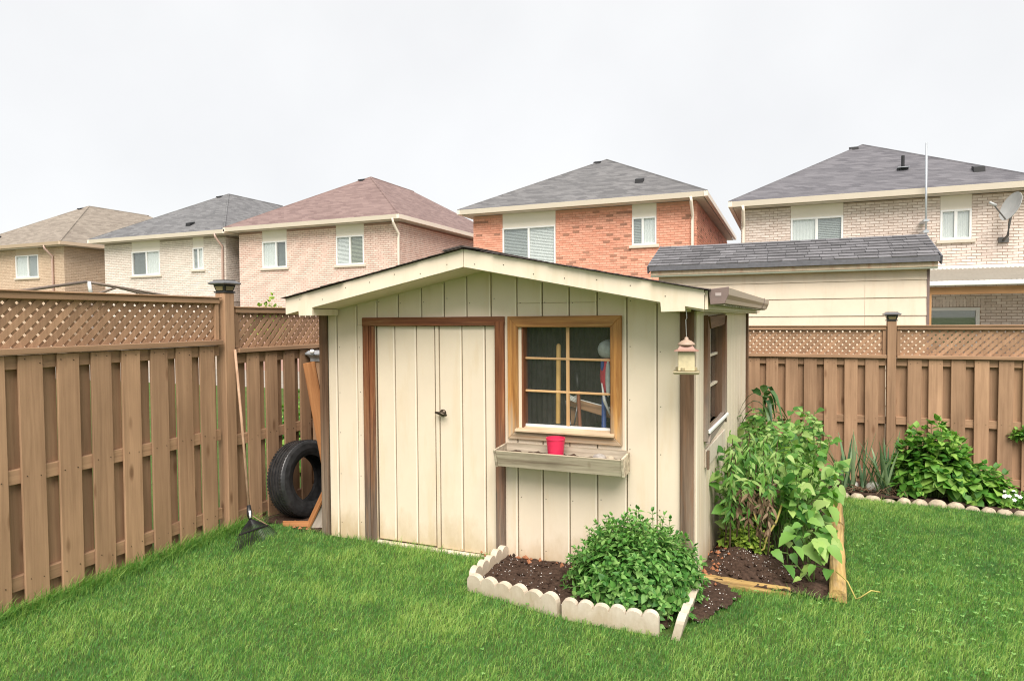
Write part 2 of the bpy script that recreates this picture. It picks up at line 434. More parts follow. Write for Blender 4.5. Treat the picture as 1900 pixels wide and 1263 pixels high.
MT['vent_black'] = plain('black_vent', (0.02, 0.02, 0.022), 0.5)
MT['slate_tab'] = wood('slate_shingle_tab', (0.105, 0.105, 0.115), (0.20, 0.20, 0.213), 0.8, (60, 60, 60), 0.35, 0.25)
MT['slate_edge'] = plain('slate_edge', (0.13, 0.132, 0.145), 0.7, 0, 0.3, 0, 0.15, 20)
MT['board_siding'] = paint('neighbour_siding', (0.76, 0.655, 0.51), 0.06, 0.6, 2.5, 0.08, 60, stain=(0.66, 0.51, 0.36))
MT['worn_fascia'] = paint('worn_fascia', (0.60, 0.49, 0.35), 0.12, 0.7, 14, 0.1, 60, stain=(0.40, 0.12, 0.05))
MT['greenish_trim'] = paint('greenish_trim', (0.30, 0.32, 0.24), 0.12, 0.6, 9, 0.05)
MT['patio_fascia'] = paint('patio_fascia', (0.74, 0.75, 0.70), 0.03, 0.5, 3, 0)
MT['patio_roof'] = paint('patio_roof', (0.33, 0.30, 0.25), 0.08, 0.6, 3, 0)
MT['patio_wood'] = wood('patio_wood', (0.36, 0.19, 0.085), (0.50, 0.29, 0.14), 0.7, (20, 20, 1), 0.1, 0.05)
MT['dish'] = plain('dish_grey', (0.42, 0.43, 0.43), 0.4, 0, 0.5, 0, 0.08, 6)
MT['dish_dark'] = plain('dish_arm', (0.12, 0.115, 0.11), 0.5)

def ground_material():
    m, nt, b = new_mat('lawn_ground')
    n1 = noise(nt, coords(nt, (1, 1, 1), world=True), 3.0, 6, 0.65)
    n2 = noise(nt, coords(nt, (1, 1, 1), world=True), 60, 3, 0.7)
    f = mathn(nt, 'ADD', mathn(nt, 'MULTIPLY', n1, 0.5), mathn(nt, 'MULTIPLY', n2, 0.5))
    c = ramp(nt, f, [(0.3, (0.05, 0.06, 0.022)), (0.55, (0.085, 0.14, 0.035)), (0.75, (0.14, 0.2, 0.06))])
    g = nt.nodes.new("ShaderNodeNewGeometry")
    sx_ = nt.nodes.new("ShaderNodeSeparateXYZ")
    nt.links.new(g.outputs["Position"], sx_.inputs[0])
    far = mathn(nt, 'GREATER_THAN', sx_.outputs["Y"], 15.5)
    c = mixc(nt, far, c, ramp(nt, n1, [(0.3, (0.26, 0.235, 0.20)), (0.7, (0.36, 0.33, 0.29))]))
    nt.links.new(c, b.inputs["Base Color"])
    b.inputs["Roughness"].default_value = 0.9
    b.inputs["Specular IOR Level"].default_value = 0.1
    bump(nt, b, n2, 0.6, 0.03)
    return m
MT['ground'] = ground_material()

# ------------------------------------------------------------------ object helpers
W = {}          # world matrix of every parent we make
I4 = Matrix.Identity(4)

def tag(o, label=None, cat=None, group=None, kind=None):
    if label: o['label'] = label
    if cat: o['category'] = cat
    if group: o['group'] = group
    if kind: o['kind'] = kind
    return o

def thing(name, label, cat, loc=(0, 0, 0), group=None):
    o = bpy.data.objects.new(name, None)
    o.empty_display_size = 0.1
    col.objects.link(o)
    o.location = loc
    W[o] = Matrix.Translation(loc)
    return tag(o, label, cat, group)

def put(name, me, parent=None, mw=I4, mat=None):
    o = bpy.data.objects.new(name, me)
    col.objects.link(o)
    if mat is not None and not me.materials:
        me.materials.append(mat)
    if parent is not None:
        o.parent = parent
        o.matrix_parent_inverse = W[parent].inverted()
    o.matrix_basis = mw
    W[o] = mw.copy()
    return o

class MB:
    def __init__(s):
        s.v, s.f, s.r = [], [], []
    def add(s, verts, faces, rnd=0.0):
        n = len(s.v)
        s.v += [tuple(p) for p in verts]
        s.f += [tuple(i + n for i in f) for f in faces]
        s.r += [rnd] * len(faces)
        return s
    def box(s, lo, hi, rnd=0.0):
        x0, y0, z0 = lo; x1, y1, z1 = hi
        return s.add([(x0, y0, z0), (x1, y0, z0), (x1, y1, z0), (x0, y1, z0), (x0, y0, z1), (x1, y0, z1), (x1, y1, z1), (x0, y1, z1)],
                     [(0, 3, 2, 1), (4, 5, 6, 7), (0, 1, 5, 4), (1, 2, 6, 5), (2, 3, 7, 6), (3, 0, 4, 7)], rnd)
    def prism(s, poly, ext):
        """poly: 3D points in a plane, ext: extrusion vector"""
        n = len(poly); e = Vector(ext)
        a = [Vector(p) for p in poly]; b = [p + e for p in a]
        nrm = Vector((0, 0, 0))
        for i in range(n):
            nrm += a[i].cross(a[(i + 1) % n])
        fl = nrm.dot(e) > 0
        fs = [tuple(range(n)), tuple(range(2 * n - 1, n - 1, -1))]
        fs += [(i, i + n, (i + 1) % n + n, (i + 1) % n) for i in range(n)]
        if fl:
            fs = [tuple(reversed(f)) for f in fs]
        return s.add(a + b, fs)
    def tube(s, pts, rad, seg=8, cap=True):
        pts = [Vector(p) for p in pts]
        if not hasattr(rad, '__len__'): rad = [rad] * len(pts)
        n0 = len(s.v); vs, fs = [], []
        up = Vector((0, 0, 1))
        for i, p in enumerate(pts):
            d = (pts[min(i + 1, len(pts) - 1)] - pts[max(i - 1, 0)]).normalized()
            ref = up if abs(d.dot(up)) < 0.95 else Vector((1, 0, 0))
            a = d.cross(ref).normalized(); b = d.cross(a)
            for k in range(seg):
                t = 2 * math.pi * k / seg
                vs.append(p + (a * math.cos(t) + b * math.sin(t)) * rad[i])
        for i in range(len(pts) - 1):
            for k in range(seg):
                q = (k + 1) % seg
                fs.append((i * seg + k, i * seg + q, (i + 1) * seg + q, (i + 1) * seg + k))
        if cap:
            fs.append(tuple(range(seg - 1, -1, -1)))
            m = (len(pts) - 1) * seg
            fs.append(tuple(range(m, m + seg)))
        return s.add(vs, fs)
    def lathe(s, prof, c=(0, 0, 0), seg=24, ax=2, rot=0.0):
        """prof: (radius, height) pairs round the z axis"""
        vs, fs = [], []
        for r, h in prof:
            for k in range(seg):
                t = 2 * math.pi * k / seg + rot
                vs.append((c[0] + r * math.cos(t), c[1] + r * math.sin(t), c[2] + h))
        for i in range(len(prof) - 1):
            for k in range(seg):
                q = (k + 1) % seg
                fs.append((i * seg + k, i * seg + q, (i + 1) * seg + q, (i + 1) * seg + k))
        fs.append(tuple(range(seg - 1, -1, -1)))
        m = (len(prof) - 1) * seg
        fs.append(tuple(range(m, m + seg)))
        return s.add(vs, fs)
    def mesh(s, name, mat=None, smooth=False, bev=0.0, rnd=False):
        me = bpy.data.meshes.new(name)
        me.from_pydata(s.v, [], s.f)
        if rnd:
            a = me.attributes.new("rnd", 'FLOAT', 'FACE')
            a.data.foreach_set("value", s.r)
        if bev:
            bm = bmesh.new(); bm.from_mesh(me)
            bmesh.ops.recalc_face_normals(bm, faces=bm.faces)
            es = [e for e in bm.edges if len(e.link_faces) == 2 and e.calc_face_angle(0) > 0.5]
            bmesh.ops.bevel(bm, geom=es, offset=bev, segments=1, affect='EDGES', clamp_overlap=True)
            bm.to_mesh(me); bm.free()
        if smooth:
            me.polygons.foreach_set("use_smooth", [True] * len(me.polygons))
        if mat: me.materials.append(mat)
        me.update()
        return me
    def build(s, name, mat, parent=None, smooth=False, bev=0.0, rnd=False, mw=I4):
        return put(name, s.mesh(name, mat, smooth, bev, rnd), parent, mw)

_cache = {}
def bar_mesh(L, w, t, mat, bev):
    k = (round(L, 3), round(w, 4), round(t, 4), mat.name, bev)
    if k not in _cache:
        _cache[k] = MB().box((-w / 2, -t / 2, -L / 2), (w / 2, t / 2, L / 2)).mesh('board', mat, False, bev)
    return _cache[k]

def bar(name, p0, p1, w, t, nrm, mat, parent, bev=0.003):
    """a board of width w and thickness t from p0 to p1 whose broad face looks along nrm"""
    p0, p1 = Vector(p0), Vector(p1)
    z = (p1 - p0); L = z.length; z.normalize()
    y = Vector(nrm); y = (y - z * y.dot(z)).normalized()
    x = y.cross(z)
    mw = Matrix((x, y, z)).transposed().to_4x4()
    mw.translation = (p0 + p1) / 2
    return put(name, bar_mesh(L, w, t, mat, bev), parent, mw)

def clip(poly, a, b, c):
    """keep the part of a 2D polygon where a*x+b*y<=c"""
    out = []
    for i in range(len(poly)):
        p, q = poly[i], poly[(i + 1) % len(poly)]
        dp, dq = a * p[0] + b * p[1] - c, a * q[0] + b * q[1] - c
        if dp <= 0: out.append(p)
        if dp * dq < 0:
            t = dp / (dp - dq)
            out.append((p[0] + (q[0] - p[0]) * t, p[1] + (q[1] - p[1]) * t))
    return out

def smoothstep(a, b, x):
    t = np.clip((x - a) / (b - a), 0, 1)
    return t * t * (3 - 2 * t)

def gz(x, y):
    """height of the yard: it falls gently towards the back fence"""
    x = np.asarray(x, float); y = np.asarray(y, float)
    h = -0.054 * np.clip(y - 4.3, 0, 5.0)
    h = h + 0.012 * np.sin(1.9 * x + 0.7 * y) * np.sin(1.3 * y - 0.6 * x) * smoothstep(0.3, 1.2, np.abs(y - 4.3) + 0.4)
    return h
def gzf(x, y): return float(gz(x, y))

# ------------------------------------------------------------------ ground
def axis(lo, hi, step, far):
    a = list(np.arange(lo, hi + 1e-6, step))
    e, s = [], step
    x = hi
    while x < far:
        s *= 1.6; x += s; e.append(x)
    pre, s, x = [], step, lo
    while x > -far:
        s *= 1.6; x -= s; pre.append(x)
    return np.array(pre[::-1] + a + e)
gx, gy = axis(-6, 5, 0.12, 600), axis(0, 10, 0.12, 600)
XX, YY = np.meshgrid(gx, gy, indexing='ij')
ZZ = gz(XX, YY)
gv = np.stack([XX, YY, ZZ], -1).reshape(-1, 3)
ni, nj = len(gx), len(gy)
idx = np.arange(ni * nj).reshape(ni, nj)
gf = np.stack([idx[:-1, :-1], idx[1:, :-1], idx[1:, 1:], idx[:-1, 1:]], -1).reshape(-1, 4)
gme = bpy.data.meshes.new("ground")
gme.from_pydata(gv.tolist(), [], gf.tolist())
gme.polygons.foreach_set("use_smooth", [True] * len(gme.polygons))
tag(put("ground", gme, None, I4, MT['ground']), kind='structure')

# ------------------------------------------------------------------ houses behind
def brick_face(house, fixed, axis_x, a0, a1, z0, z1, holes, bmat, singles, outward):
    """bricks with recessed joints on one wall. axis_x: wall runs along x (fixed y) or along y (fixed x)"""
    BL, BH, J = 0.213, 0.0615, 0.0145
    mb = MB(); one = []
    d = 0.012
    z = z0; row = 0
    while z + BH <= z1 + 0.001:
        a = a0 - (BL + J) / 2 * (row % 2)
        while a < a1:
            lo, hi = max(a, a0), min(a + BL, a1)
            a += BL + J
            if hi - lo < 0.03: continue
            cz = z + BH / 2
            segs = [(lo, hi)]
            for (h0, h1, g0, g1) in holes:
                if z + BH > g0 - 0.005 and z < g1 + 0.005:
                    ns = []
                    for (l, h) in segs:
                        if h <= h0 or l >= h1: ns.append((l, h)); continue
                        if l < h0 - 0.03: ns.append((l, h0 - 0.006))
                        if h > h1 + 0.03: ns.append((h1 + 0.006, h))
                    segs = ns
            for (l, h) in segs:
                if axis_x:
                    lo3, hi3 = (l, fixed - d, z), (h, fixed, z + BH)
                else:
                    lo3, hi3 = (fixed, l, z), (fixed + d, h, z + BH)
                r = random.random()
                if singles and abs(h - l - BL) < 1e-4:
                    one.append((lo3, hi3, r))
                else:
                    mb.box(lo3, hi3, r)
        z += BH + J; row += 1
    if singles:
        # the bricks nearest to the camera become objects of their own
        one.sort(key=lambda b: (b[0][0]) ** 2 + (b[0][1]) ** 2 + max(0, 3.2 - b[0][2]) * 400)
        sz = Vector(one[0][1]) - Vector(one[0][0])
        me = MB().box((0, 0, 0), tuple(sz)).mesh('brick', bmat)
        for lo3, hi3, r in one[:singles]:
            put('brick', me, house, Matrix.Translation(lo3))
        for lo3, hi3, r in one[singles:]:
            mb.box(lo3, hi3, r)
    o = mb.build('brick_courses', bmat, house, rnd=True)
    tag(o, kind='stuff')

def window(house, x0, x1, z0, z1, y, left, right, split=0.5, frame=0.05, sill=True, louver=False, sillmat=None):
    """vinyl slider: frame, middle bar, two panes, whatever hangs behind them, sill"""
    f = frame
    fr = MB()
    fr.box((x0, y - 0.03, z0), (x0 + f, y + 0.06, z1)).box((x1 - f, y - 0.03, z0), (x1, y + 0.06, z1))
    fr.box((x0 + f, y - 0.03, z1 - f), (x1 - f, y + 0.06, z1)).box((x0 + f, y - 0.03, z0), (x1 - f, y + 0.06, z0 + f))
    w = fr.build('window', MT['vinyl'], house)
    xm = x0 + (x1 - x0) * split
    MB().box((xm - 0.035, y - 0.022, z0 + f), (xm + 0.035, y + 0.055, z1 - f)).build('mullion', MT['vinyl'], w)
    for (a, b, kind) in ((x0 + f, xm - 0.035, left), (xm + 0.035, x1 - f, right)):
        MB().box((a, y + 0.02, z0 + f), (b, y + 0.026, z1 - f)).build('pane', MT['house_glass'], w)
        bm_ = MB(); yb = y + 0.034
        if kind in ('blind_white', 'blind_grey', 'blind_olive'):
            z = z0 + f; st = 0.05
            while z < z1 - f:
                bm_.add([(a, yb, z), (b, yb, z), (b, yb + 0.022, z + st * 0.92), (a, yb + 0.022, z + st * 0.92)], [(0, 1, 2, 3)])
                z += st
            bm_.box((a, yb + 0.03, z0), (b, yb + 0.034, z1))
        elif kind == 'sheer':
            n = 14
            for i in range(n):
                u0, u1 = a + (b - a) * i / n, a + (b - a) * (i + 1) / n
                o0, o1 = (0.0, 0.015) if i % 2 else (0.015, 0.0)
                bm_.add([(u0, yb + o0, z0), (u1, yb + o1, z0), (u1, yb + o1, z1), (u0, yb + o0, z1)], [(0, 1, 2, 3)])
        else:
            bm_.box((a, yb + 0.05, z0), (b, yb + 0.06, z1))  # plain dark sheet close behind the pane
        mm = {'sheer': MT['blind_white'], 'dark': MT['dark_sheet']}.get(kind) or MT[kind]
        bm_.build('curtain_or_sheet' if kind in ('sheer', 'dark') else 'blind', mm, w)
    if sill:
        MB().box((x0 - 0.09, y - 0.075, z0 - 0.095), (x1 + 0.09, y + 0.03, z0 - 0.004)).build('sill', sillmat or MT['sill'], w, bev=0.008)
    return w

def vent(roof, p, s=0.26, mat=None):
    x, y, z = p
    mb = MB()
    mb.prism([(x - s / 2, y - s / 2, z - 0.08), (x - s / 2, y + s / 2, z + 0.06), (x - s / 2, y + s / 2, z + 0.15), (x - s / 2, y - s * 0.45, z + 0.075)], (s, 0, 0))
    mb.build('roof_vent', mat or MT['vent_black'], roof)

YW, YE = 20.9, 20.5
def house(name, label, x0, x1, ztop, brick, mortar, roofm, trim, wins, peak_z, depth=12.0, inset=0.3, singles=0,
          zb=1.2, panelm='house_panel', vents=(), spouts=(), spoutm=None, side_bricks=True, extra_holes=()):
    h = thing(name, label, 'house', ((x0 + x1) / 2, YW, -0.3))
    wx0, wx1 = x0 + inset, x1 - inset
    y1 = YE + depth
    holes = []
    for wdw in wins:
        holes.append((wdw[0], wdw[1], wdw[2] - 0.0, ztop + 0.2))
    holes += list(extra_holes)
    # wall core just behind the bricks, built in vertical strips round the openings
    wall = MB()
    xs = sorted(set([wx0 + 0.004, wx1 - 0.004] + [v for hh in holes for v in (hh[0], hh[1])]))
    for a, b in zip(xs[:-1], xs[1:]):
        hs = sorted([(hh[2], hh[3]) for hh in holes if hh[0] <= a + 1e-6 and hh[1] >= b - 1e-6])
        z = -0.6
        for g0, g1 in hs:
            if g0 > z: wall.box((a, YW, z), (b, YW + 0.2, g0))
            z = max(z, g1)
        if z < ztop - 0.03: wall.box((a, YW, z), (b, YW + 0.2, ztop - 0.03))
    wall.box((wx1 - 0.2, YW + 0.2, -0.6), (wx1 - 0.004, y1 - 0.4, ztop - 0.03))
    wall.box((wx0 + 0.004, YW + 0.2, -0.6), (wx0 + 0.2, y1 - 0.4, ztop - 0.03))
    wall.box((wx0 + 0.2, y1 - 0.6, -0.6), (wx1 - 0.2, y1 - 0.4, ztop - 0.03))
    wall.box((wx0 + 0.2, YW + 1.2, -0.6), (wx1 - 0.2, YW + 1.25, ztop - 0.03))
    wall.build('wall', MT[mortar], h)
    brick_face(h, YW, True, wx0, wx1, zb, ztop - 0.06, holes, MT[brick], singles, (0, -1))
    if side_bricks:
        brick_face(h, wx1, False, YW - 0.012, y1 - 0.4, max(zb, 2.6), ztop - 0.06, [], MT[brick], 0, (1, 0))
    # siding panel above each window and the windows
    for (a, b, g0, g1, l, r, sp) in wins:
        MB().box((a, YW - 0.008, g1 + 0.003), (b, YW + 0.05, ztop - 0.02)).build('panel', MT[panelm], h)
        window(h, a, b, g0, g1, YW, l, r, sp)
    # soffit, gutter
    MB().box((x0 + 0.02, YE + 0.03, ztop - 0.015), (x1 - 0.02, y1 - 0.03, ztop + 0.01)).build('soffit', MT['house_soffit'], h)
    g = MB()
    t = 0.11
    for (lo, hi) in (((x0, YE - t, ztop), (x1, YE, ztop + 0.15)), ((x1, YE - t, ztop), (x1 + t, y1, ztop + 0.15)), ((x0 - t, YE - t, ztop), (x0, y1, ztop + 0.15))):
        a, b = lo, hi
        if hi[1] - lo[1] < 1:
            g.prism([(a[0], a[1], b[2]), (a[0], a[1] + 0.015, b[2] - 0.05), (a[0], a[1] + 0.045, a[2]), (a[0], b[1], a[2]), (a[0], b[1], b[2])], (b[0] - a[0], 0, 0))
        else:
            g.box(a, b)
    gt = g.build('gutter', MT[trim], h)
    # hip roof: ridge runs from front to back
    xm = (x0 + x1) / 2; hw = (x1 - x0) / 2 + 0.08
    yf, yb = YE - 0.08, y1 + 0.08
    yp0, yp1 = yf + hw * 1.04, max(yf + hw * 1.04 + 0.3, yb - hw)
    ze = ztop + 0.155
    A, B, C_, D = (xm - hw, yf, ze), (xm + hw, yf, ze), (xm + hw, yb, ze), (xm - hw, yb, ze)
    P, Q = (xm, yp0, peak_z), (xm, yp1, peak_z)
    rf = MB().add([A, B, C_, D, P, Q], [(0, 1, 4), (1, 2, 5, 4), (2, 3, 5), (3, 0, 4, 5)])
    low = [(p[0], p[1], p[2] - 0.03) for p in (A, B, C_, D)]
    rf.add([A, B, C_, D] + low, [(4, 5, 1, 0), (5, 6, 2, 1), (6, 7, 3, 2), (7, 4, 0, 3), (7, 6, 5, 4)])
    roof = rf.build('roof', MT[roofm], h)
    for (u, v) in ((A, P), (B, P), (P, Q)):
        MB().tube([Vector(u) + Vector((0, 0, -0.02)), Vector(v) + Vector((0, 0, -0.02))], 0.05, 6).build('ridge_cap', MT[roofm], roof)
    sl = (peak_z - ze) / (yp0 - yf)
    for (vx, vy) in vents:      # on the front slope
        vent(roof, (vx, yf + vy, ze + sl * vy))
    # vents near the top of the ridge
    vent(roof, (xm - 0.28, yp0 - 0.28, peak_z - sl * 0.28 - 0.06), 0.26)
    for (sx, dirn) in spouts:   # downpipe at a corner of the front wall
        s = MB()
        pts = [(sx, YE - 0.04, ztop + 0.02), (sx, YE - 0.04, ztop - 0.12), (sx - 0.0 + dirn * 0.0, YW - 0.07, ztop - 0.48), (sx, YW - 0.07, ztop - 0.65), (sx, YW - 0.07, -0.3)]
        s.tube(pts, 0.05, 8)
        s.build('downspout', MT[spoutm or trim], h, smooth=True)
    return h, roof

house('brick_house', 'tan brick house at the far left with weathered tan roof', -39.7, -31.55, 5.42, 'brick_tan', 'mortar_tan', 'roof_tan', 'tan_trim',
      [(-35.6, -33.85, 3.98, 5.08, 'sheer', 'blind_grey', 0.55)], 8.15, inset=0.4, zb=2.0, panelm='tan_trim', vents=[(-37.8, 0.9)], spouts=[(-32.7, 1)], spoutm='spout_pink')
house('brick_house', 'pale cream brick house with dark grey roof, second from the left', -29.45, -21.35, 5.36, 'brick_cream', 'mortar_grey', 'roof_grey', 'house_trim',
      [(-27.3, -25.54, 3.83, 4.9, 'dark', 'sheer', 0.52), (-23.56, -22.94, 3.98, 4.9, 'blind_grey', 'sheer', 0.5)], 8.0, inset=0.35, zb=2.0, vents=[(-24.0, 0.75)], spouts=[(-21.82, 1)], spoutm='spout_pink')
house('brick_house', 'pink brick house with faded reddish roof behind the left fence post', -21.2, -13.0, 5.42, 'brick_pink', 'mortar_mauve', 'roof_red', 'house_trim',
      [(-19.71, -18.46, 3.9, 4.96, 'sheer', 'dark', 0.56), (-16.05, -14.77, 3.88, 4.98, 'blind_white', 'blind_olive', 0.5)], 8.1, inset=0.25, zb=1.9, singles=300, spouts=[(-13.2, 1)])
hr, hroof = house('brick_house', 'orange-red brick house with slate grey roof directly behind the shed', -10.45, -2.3, 5.38, 'brick_red', 'mortar_red', 'roof_slate', 'house_trim',
      [(-9.05, -7.13, 3.3, 4.88, 'blind_grey', 'blind_white', 0.5), (-4.56, -3.79, 4.07, 4.95, 'blind_grey', 'sheer', 0.44)], 7.8, inset=0.28, zb=2.6, singles=300, vents=[(-4.5, 1.35)], spouts=[(-2.68, 1)])
h5, h5roof = house('brick_house', 'beige brick house with violet-grey roof at the right edge', -1.5, 6.0, 5.0, 'brick_beige', 'mortar_beige', 'roof_violet', 'house_trim',
      [(0.09, 1.46, 3.4, 4.62, 'sheer', 'blind_grey', 0.5), (3.8, 4.51, 3.8, 4.6, 'sheer', 'sheer', 0.5)], 7.35, inset=0.22, zb=1.3, singles=300, vents=[(4.75, 0.95)], spouts=[(-1.2, 1)],
      extra_holes=[(3.0, 4.72, 0.9, 1.98)])
window(h5, 3.0, 4.72, 0.9, 1.98, YW, 'blind_olive', 'blind_olive', 0.14, 0.08, False)
# upright soldier bricks over the lower window
sb = MB()
x = 2.95
while x < 4.8:
    sb.box((x, YW - 0.02, 2.0), (x + 0.066, YW - 0.0125, 2.215), random.random()); x += 0.078
tag(sb.build('brick_lintel', MT['brick_beige'], h5, rnd=True), kind='stuff')
# plumbing stack on the right-hand roof
st = MB().tube([(3.05, 21.9, 5.95), (3.05, 21.9, 6.36)], 0.045, 10)
st.build('vent_pipe', MT['vent_black'], h5roof)
MB().box((2.9, 21.72, 6.0), (3.2, 21.95, 6.015)).build('pipe_flashing', MT['galv'], h5roof)

# patio cover against the right-hand house
pc = thing('patio_cover', 'white-edged patio cover with orange wooden posts against the beige house', 'patio cover', (4.6, 19.2, -0.3))
YP = 17.6
cr = MB()
xs = np.arange(2.75, 7.0, 0.05)
for a, b in zip(xs[:-1], xs[1:]):
    oa, ob = (0.018, -0.018) if int(round(a / 0.05)) % 2 else (-0.018, 0.018)
    cr.add([(a, YP, 2.545 + oa), (b, YP, 2.545 + ob), (b, YW - 0.03, 3.02 + ob), (a, YW - 0.03, 3.02 + oa)], [(0, 1, 2, 3)])
cr.build('corrugated_roof', MT['patio_roof'], pc)
MB().box((2.75, YW - 0.09, 2.99), (7.0, YW - 0.018, 3.1)).build('wall_flashing', MT['patio_fascia'], pc)
MB().box((2.73, YP - 0.1, 2.44), (7.0, YP - 0.004, 2.545)).build('front_gutter', MT['patio_fascia'], pc, bev=0.012)
bar('beam', (2.8, YP + 0.1, 2.33), (7.0, YP + 0.1, 2.33), 0.17, 0.09, (0, -1, 0), MT['patio_wood'], pc)
bar('post', (3.02, YP + 0.1, -0.4), (3.02, YP + 0.1, 2.245), 0.09, 0.09, (0, -1, 0), MT['patio_wood'], pc)
bar('post', (6.4, YP + 0.1, -0.4), (6.4, YP + 0.1, 2.245), 0.09, 0.09, (0, -1, 0), MT['patio_wood'], pc)

# antenna mast
am = thing('antenna_mast', 'thin galvanised mast rising beside the beige house roof', 'mast', (3.39, 20.35, -0.3))
MB().tube([(3.37, 20.28, 3.6), (3.36, 20.28, 6.3)], 0.027, 8).build('pole', MT['galv'], am, smooth=True)
MB().box((3.31, 20.24, 3.95), (3.44, 20.87, 4.02)).box((3.31, 20.24, 4.25), (3.44, 20.87, 4.3)).build('bracket', MT['galv'], am)

# satellite dish
sdh = thing('satellite_dish', 'grey satellite dish on the wall of the beige house', 'satellite dish', (5.3, 20.85, 3.7))
dn = Vector((-0.86, -0.36, 0.36)).normalized()
ref = dn.cross(Vector((0, 0, 1))).normalized(); ref2 = ref.cross(dn)
cpt = Vector((5.27, 20.35, 4.5))
mb = MB(); vs = []; fs = []
RN, SN = 7, 28
for i in range(RN + 1):
    r = 0.36 * i / RN
    for k in range(SN):
        t = 2 * math.pi * k / SN
        vs.append(cpt + ref * r * math.cos(t) * 0.92 + ref2 * r * math.sin(t) * 1.06 + dn * (0.55 * r * r))
for i in range(RN):
    for k in range(SN):
        q = (k + 1) % SN
        fs.append((i * SN + k, i * SN + q, (i + 1) * SN + q, (i + 1) * SN + k))
n0 = len(vs)
vs2 = [v - dn * 0.012 for v in vs]
mb.add(vs, fs); mb.add(vs2, [tuple(reversed(f)) for f in fs])
rim0 = RN * SN
mb.add([vs[rim0 + k] for k in range(SN)] + [vs2[rim0 + k] for k in range(SN)], [(k, (k + 1) % SN, (k + 1) % SN + SN, k + SN) for k in range(SN)])
mb.build('reflector', MT['dish'], sdh, smooth=True)
MB().tube([(5.28, 20.42, 4.45), (5.26, 20.6, 4.1), (5.24, 20.62, 3.82), (5.2, 20.85, 3.72)], 0.03, 8).build('mounting_arm', MT['dish_dark'], sdh, smooth=True)
MB().box((5.1, 20.83, 3.66), (5.32, 20.885, 3.8)).build('wall_plate', MT['dish_dark'], sdh)
lnb = cpt + dn * 0.5 - ref2 * 0.12
MB().tube([cpt - ref2 * 0.36 + dn * 0.05, lnb - dn * 0.02], 0.018, 6).build('feed_arm', MT['dish_dark'], sdh)
MB().tube([lnb - dn * 0.08 + ref2 * 0.0, lnb + dn * 0.1 + ref2 * 0.02], [0.045, 0.03], 8).build('receiver', MT['dish'], sdh, smooth=True)

# ------------------------------------------------------------------ neighbour's low shed behind the back fence
ns = thing('neighbour_shed', 'pale lap-sided shed with grey shingle roof behind the back fence', 'shed', (-0.05, 10.6, -0.3))
NX0, NX1, NY = -1.87, 1.765, 10.5
edges = [(-0.4, 0.50), (0.507, 0.75), (0.757, 1.0), (1.007, 1.25), (1.257, 1.50), (1.507, 1.76), (1.767, 2.01), (2.017, 2.25), (2.257, 2.46)]
MB().box((NX0 + 0.02, NY + 0.002, -0.4), (NX1 - 0.02, NY + 0.05, 2.55)).box((NX1 - 0.06, NY + 0.05, -0.4), (NX1 - 0.02, NY + 2.1, 2.55)).box((NX0 + 0.02, NY + 0.05, -0.4), (NX0 + 0.06, NY + 2.1, 2.55)).build('wall', MT['board_siding'], ns)
for (z0, z1) in edges:
    for (a, b) in ((NX0, 1.012), (1.016, NX1)):
        MB().prism([(a, NY, z1), (a, NY - 0.004, z1), (a, NY - 0.016, z0), (a, NY, z0)], (b - a, 0, 0)).build('siding_board', MT['board_siding'], ns)
MB().box((NX1, NY - 0.02, -0.4), (NX1 + 0.03, NY + 0.09, 2.47)).build('corner_trim', MT['gutter_end'], ns)
roofn = MB().prism([(NX0 - 0.12, NY - 0.17, 2.545), (NX0 - 0.12, NY + 0.98, 2.97), (NX0 - 0.12, NY + 2.1, 2.545), (NX0 - 0.12, NY + 2.1, 2.5), (NX0 - 0.12, NY + 0.98, 2.92), (NX0 - 0.12, NY - 0.17, 2.5)], (NX1 - NX0 + 0.24, 0, 0)).build('roof', MT['slate_edge'], ns)
# shingle tabs row by row
ex = 0.152
sl_len = math.hypot(1.15, 0.425); du = (1.15 / sl_len, 0.425 / sl_len)
nv = Vector((0, -du[1], du[0]))
nrow = 8
for r in range(nrow):
    s0 = r * ex; s1 = min(s0 + ex + 0.05, sl_len)
    a = NX0 - 0.13
    first = random.uniform(0.1, 0.3)
    while a < NX1 + 0.12:
        w_ = first if first else random.choice((0.16, 0.2, 0.25, 0.3))
        first = None
        b = min(a + w_, NX1 + 0.13)
        if b - a > 0.03:
            lift = 0.012 + random.uniform(0, 0.005)
            p0 = Vector((0, NY - 0.19 + du[0] * (s0 + random.uniform(-0.006, 0.004)), 2.545 + du[1] * s0)); p1 = Vector((0, NY - 0.19 + du[0] * s1, 2.545 + du[1] * s1))
            q0, q1 = p0 + nv * (lift + 0.012), p1 + nv * 0.006
            mbs = MB().prism([(a, p0.y, p0.z + 0.002), (a, q0.y, q0.z), (a, q1.y, q1.z), (a, p1.y, p1.z + 0.002)], (b - a - 0.006, 0, 0))
            mbs.build('shingle', MT['slate_tab'], roofn)
        a = b
bar('drip_edge', (NX0 - 0.12, NY - 0.19, 2.52), (NX1 + 0.12, NY - 0.19, 2.52), 0.075, 0.012, (0, -1, 0), MT['slate_edge'], roofn)
bar('rake_trim', (NX1 + 0.135, NY - 0.19, 2.50), (NX1 + 0.135, NY + 0.98, 2.93), 0.12, 0.02, (1, 0, 0), MT['slate_edge'], roofn)
bar('rake_trim', (NX0 - 0.135, NY - 0.19, 2.50), (NX0 - 0.135, NY + 0.98, 2.93), 0.12, 0.02, (-1, 0, 0), MT['slate_edge'], roofn)
bar('fascia', (NX0 - 0.1, NY - 0.14, 2.455), (NX1 + 0.1, NY - 0.14, 2.455), 0.075, 0.02, (0, -1, 0), MT['worn_fascia'], ns)
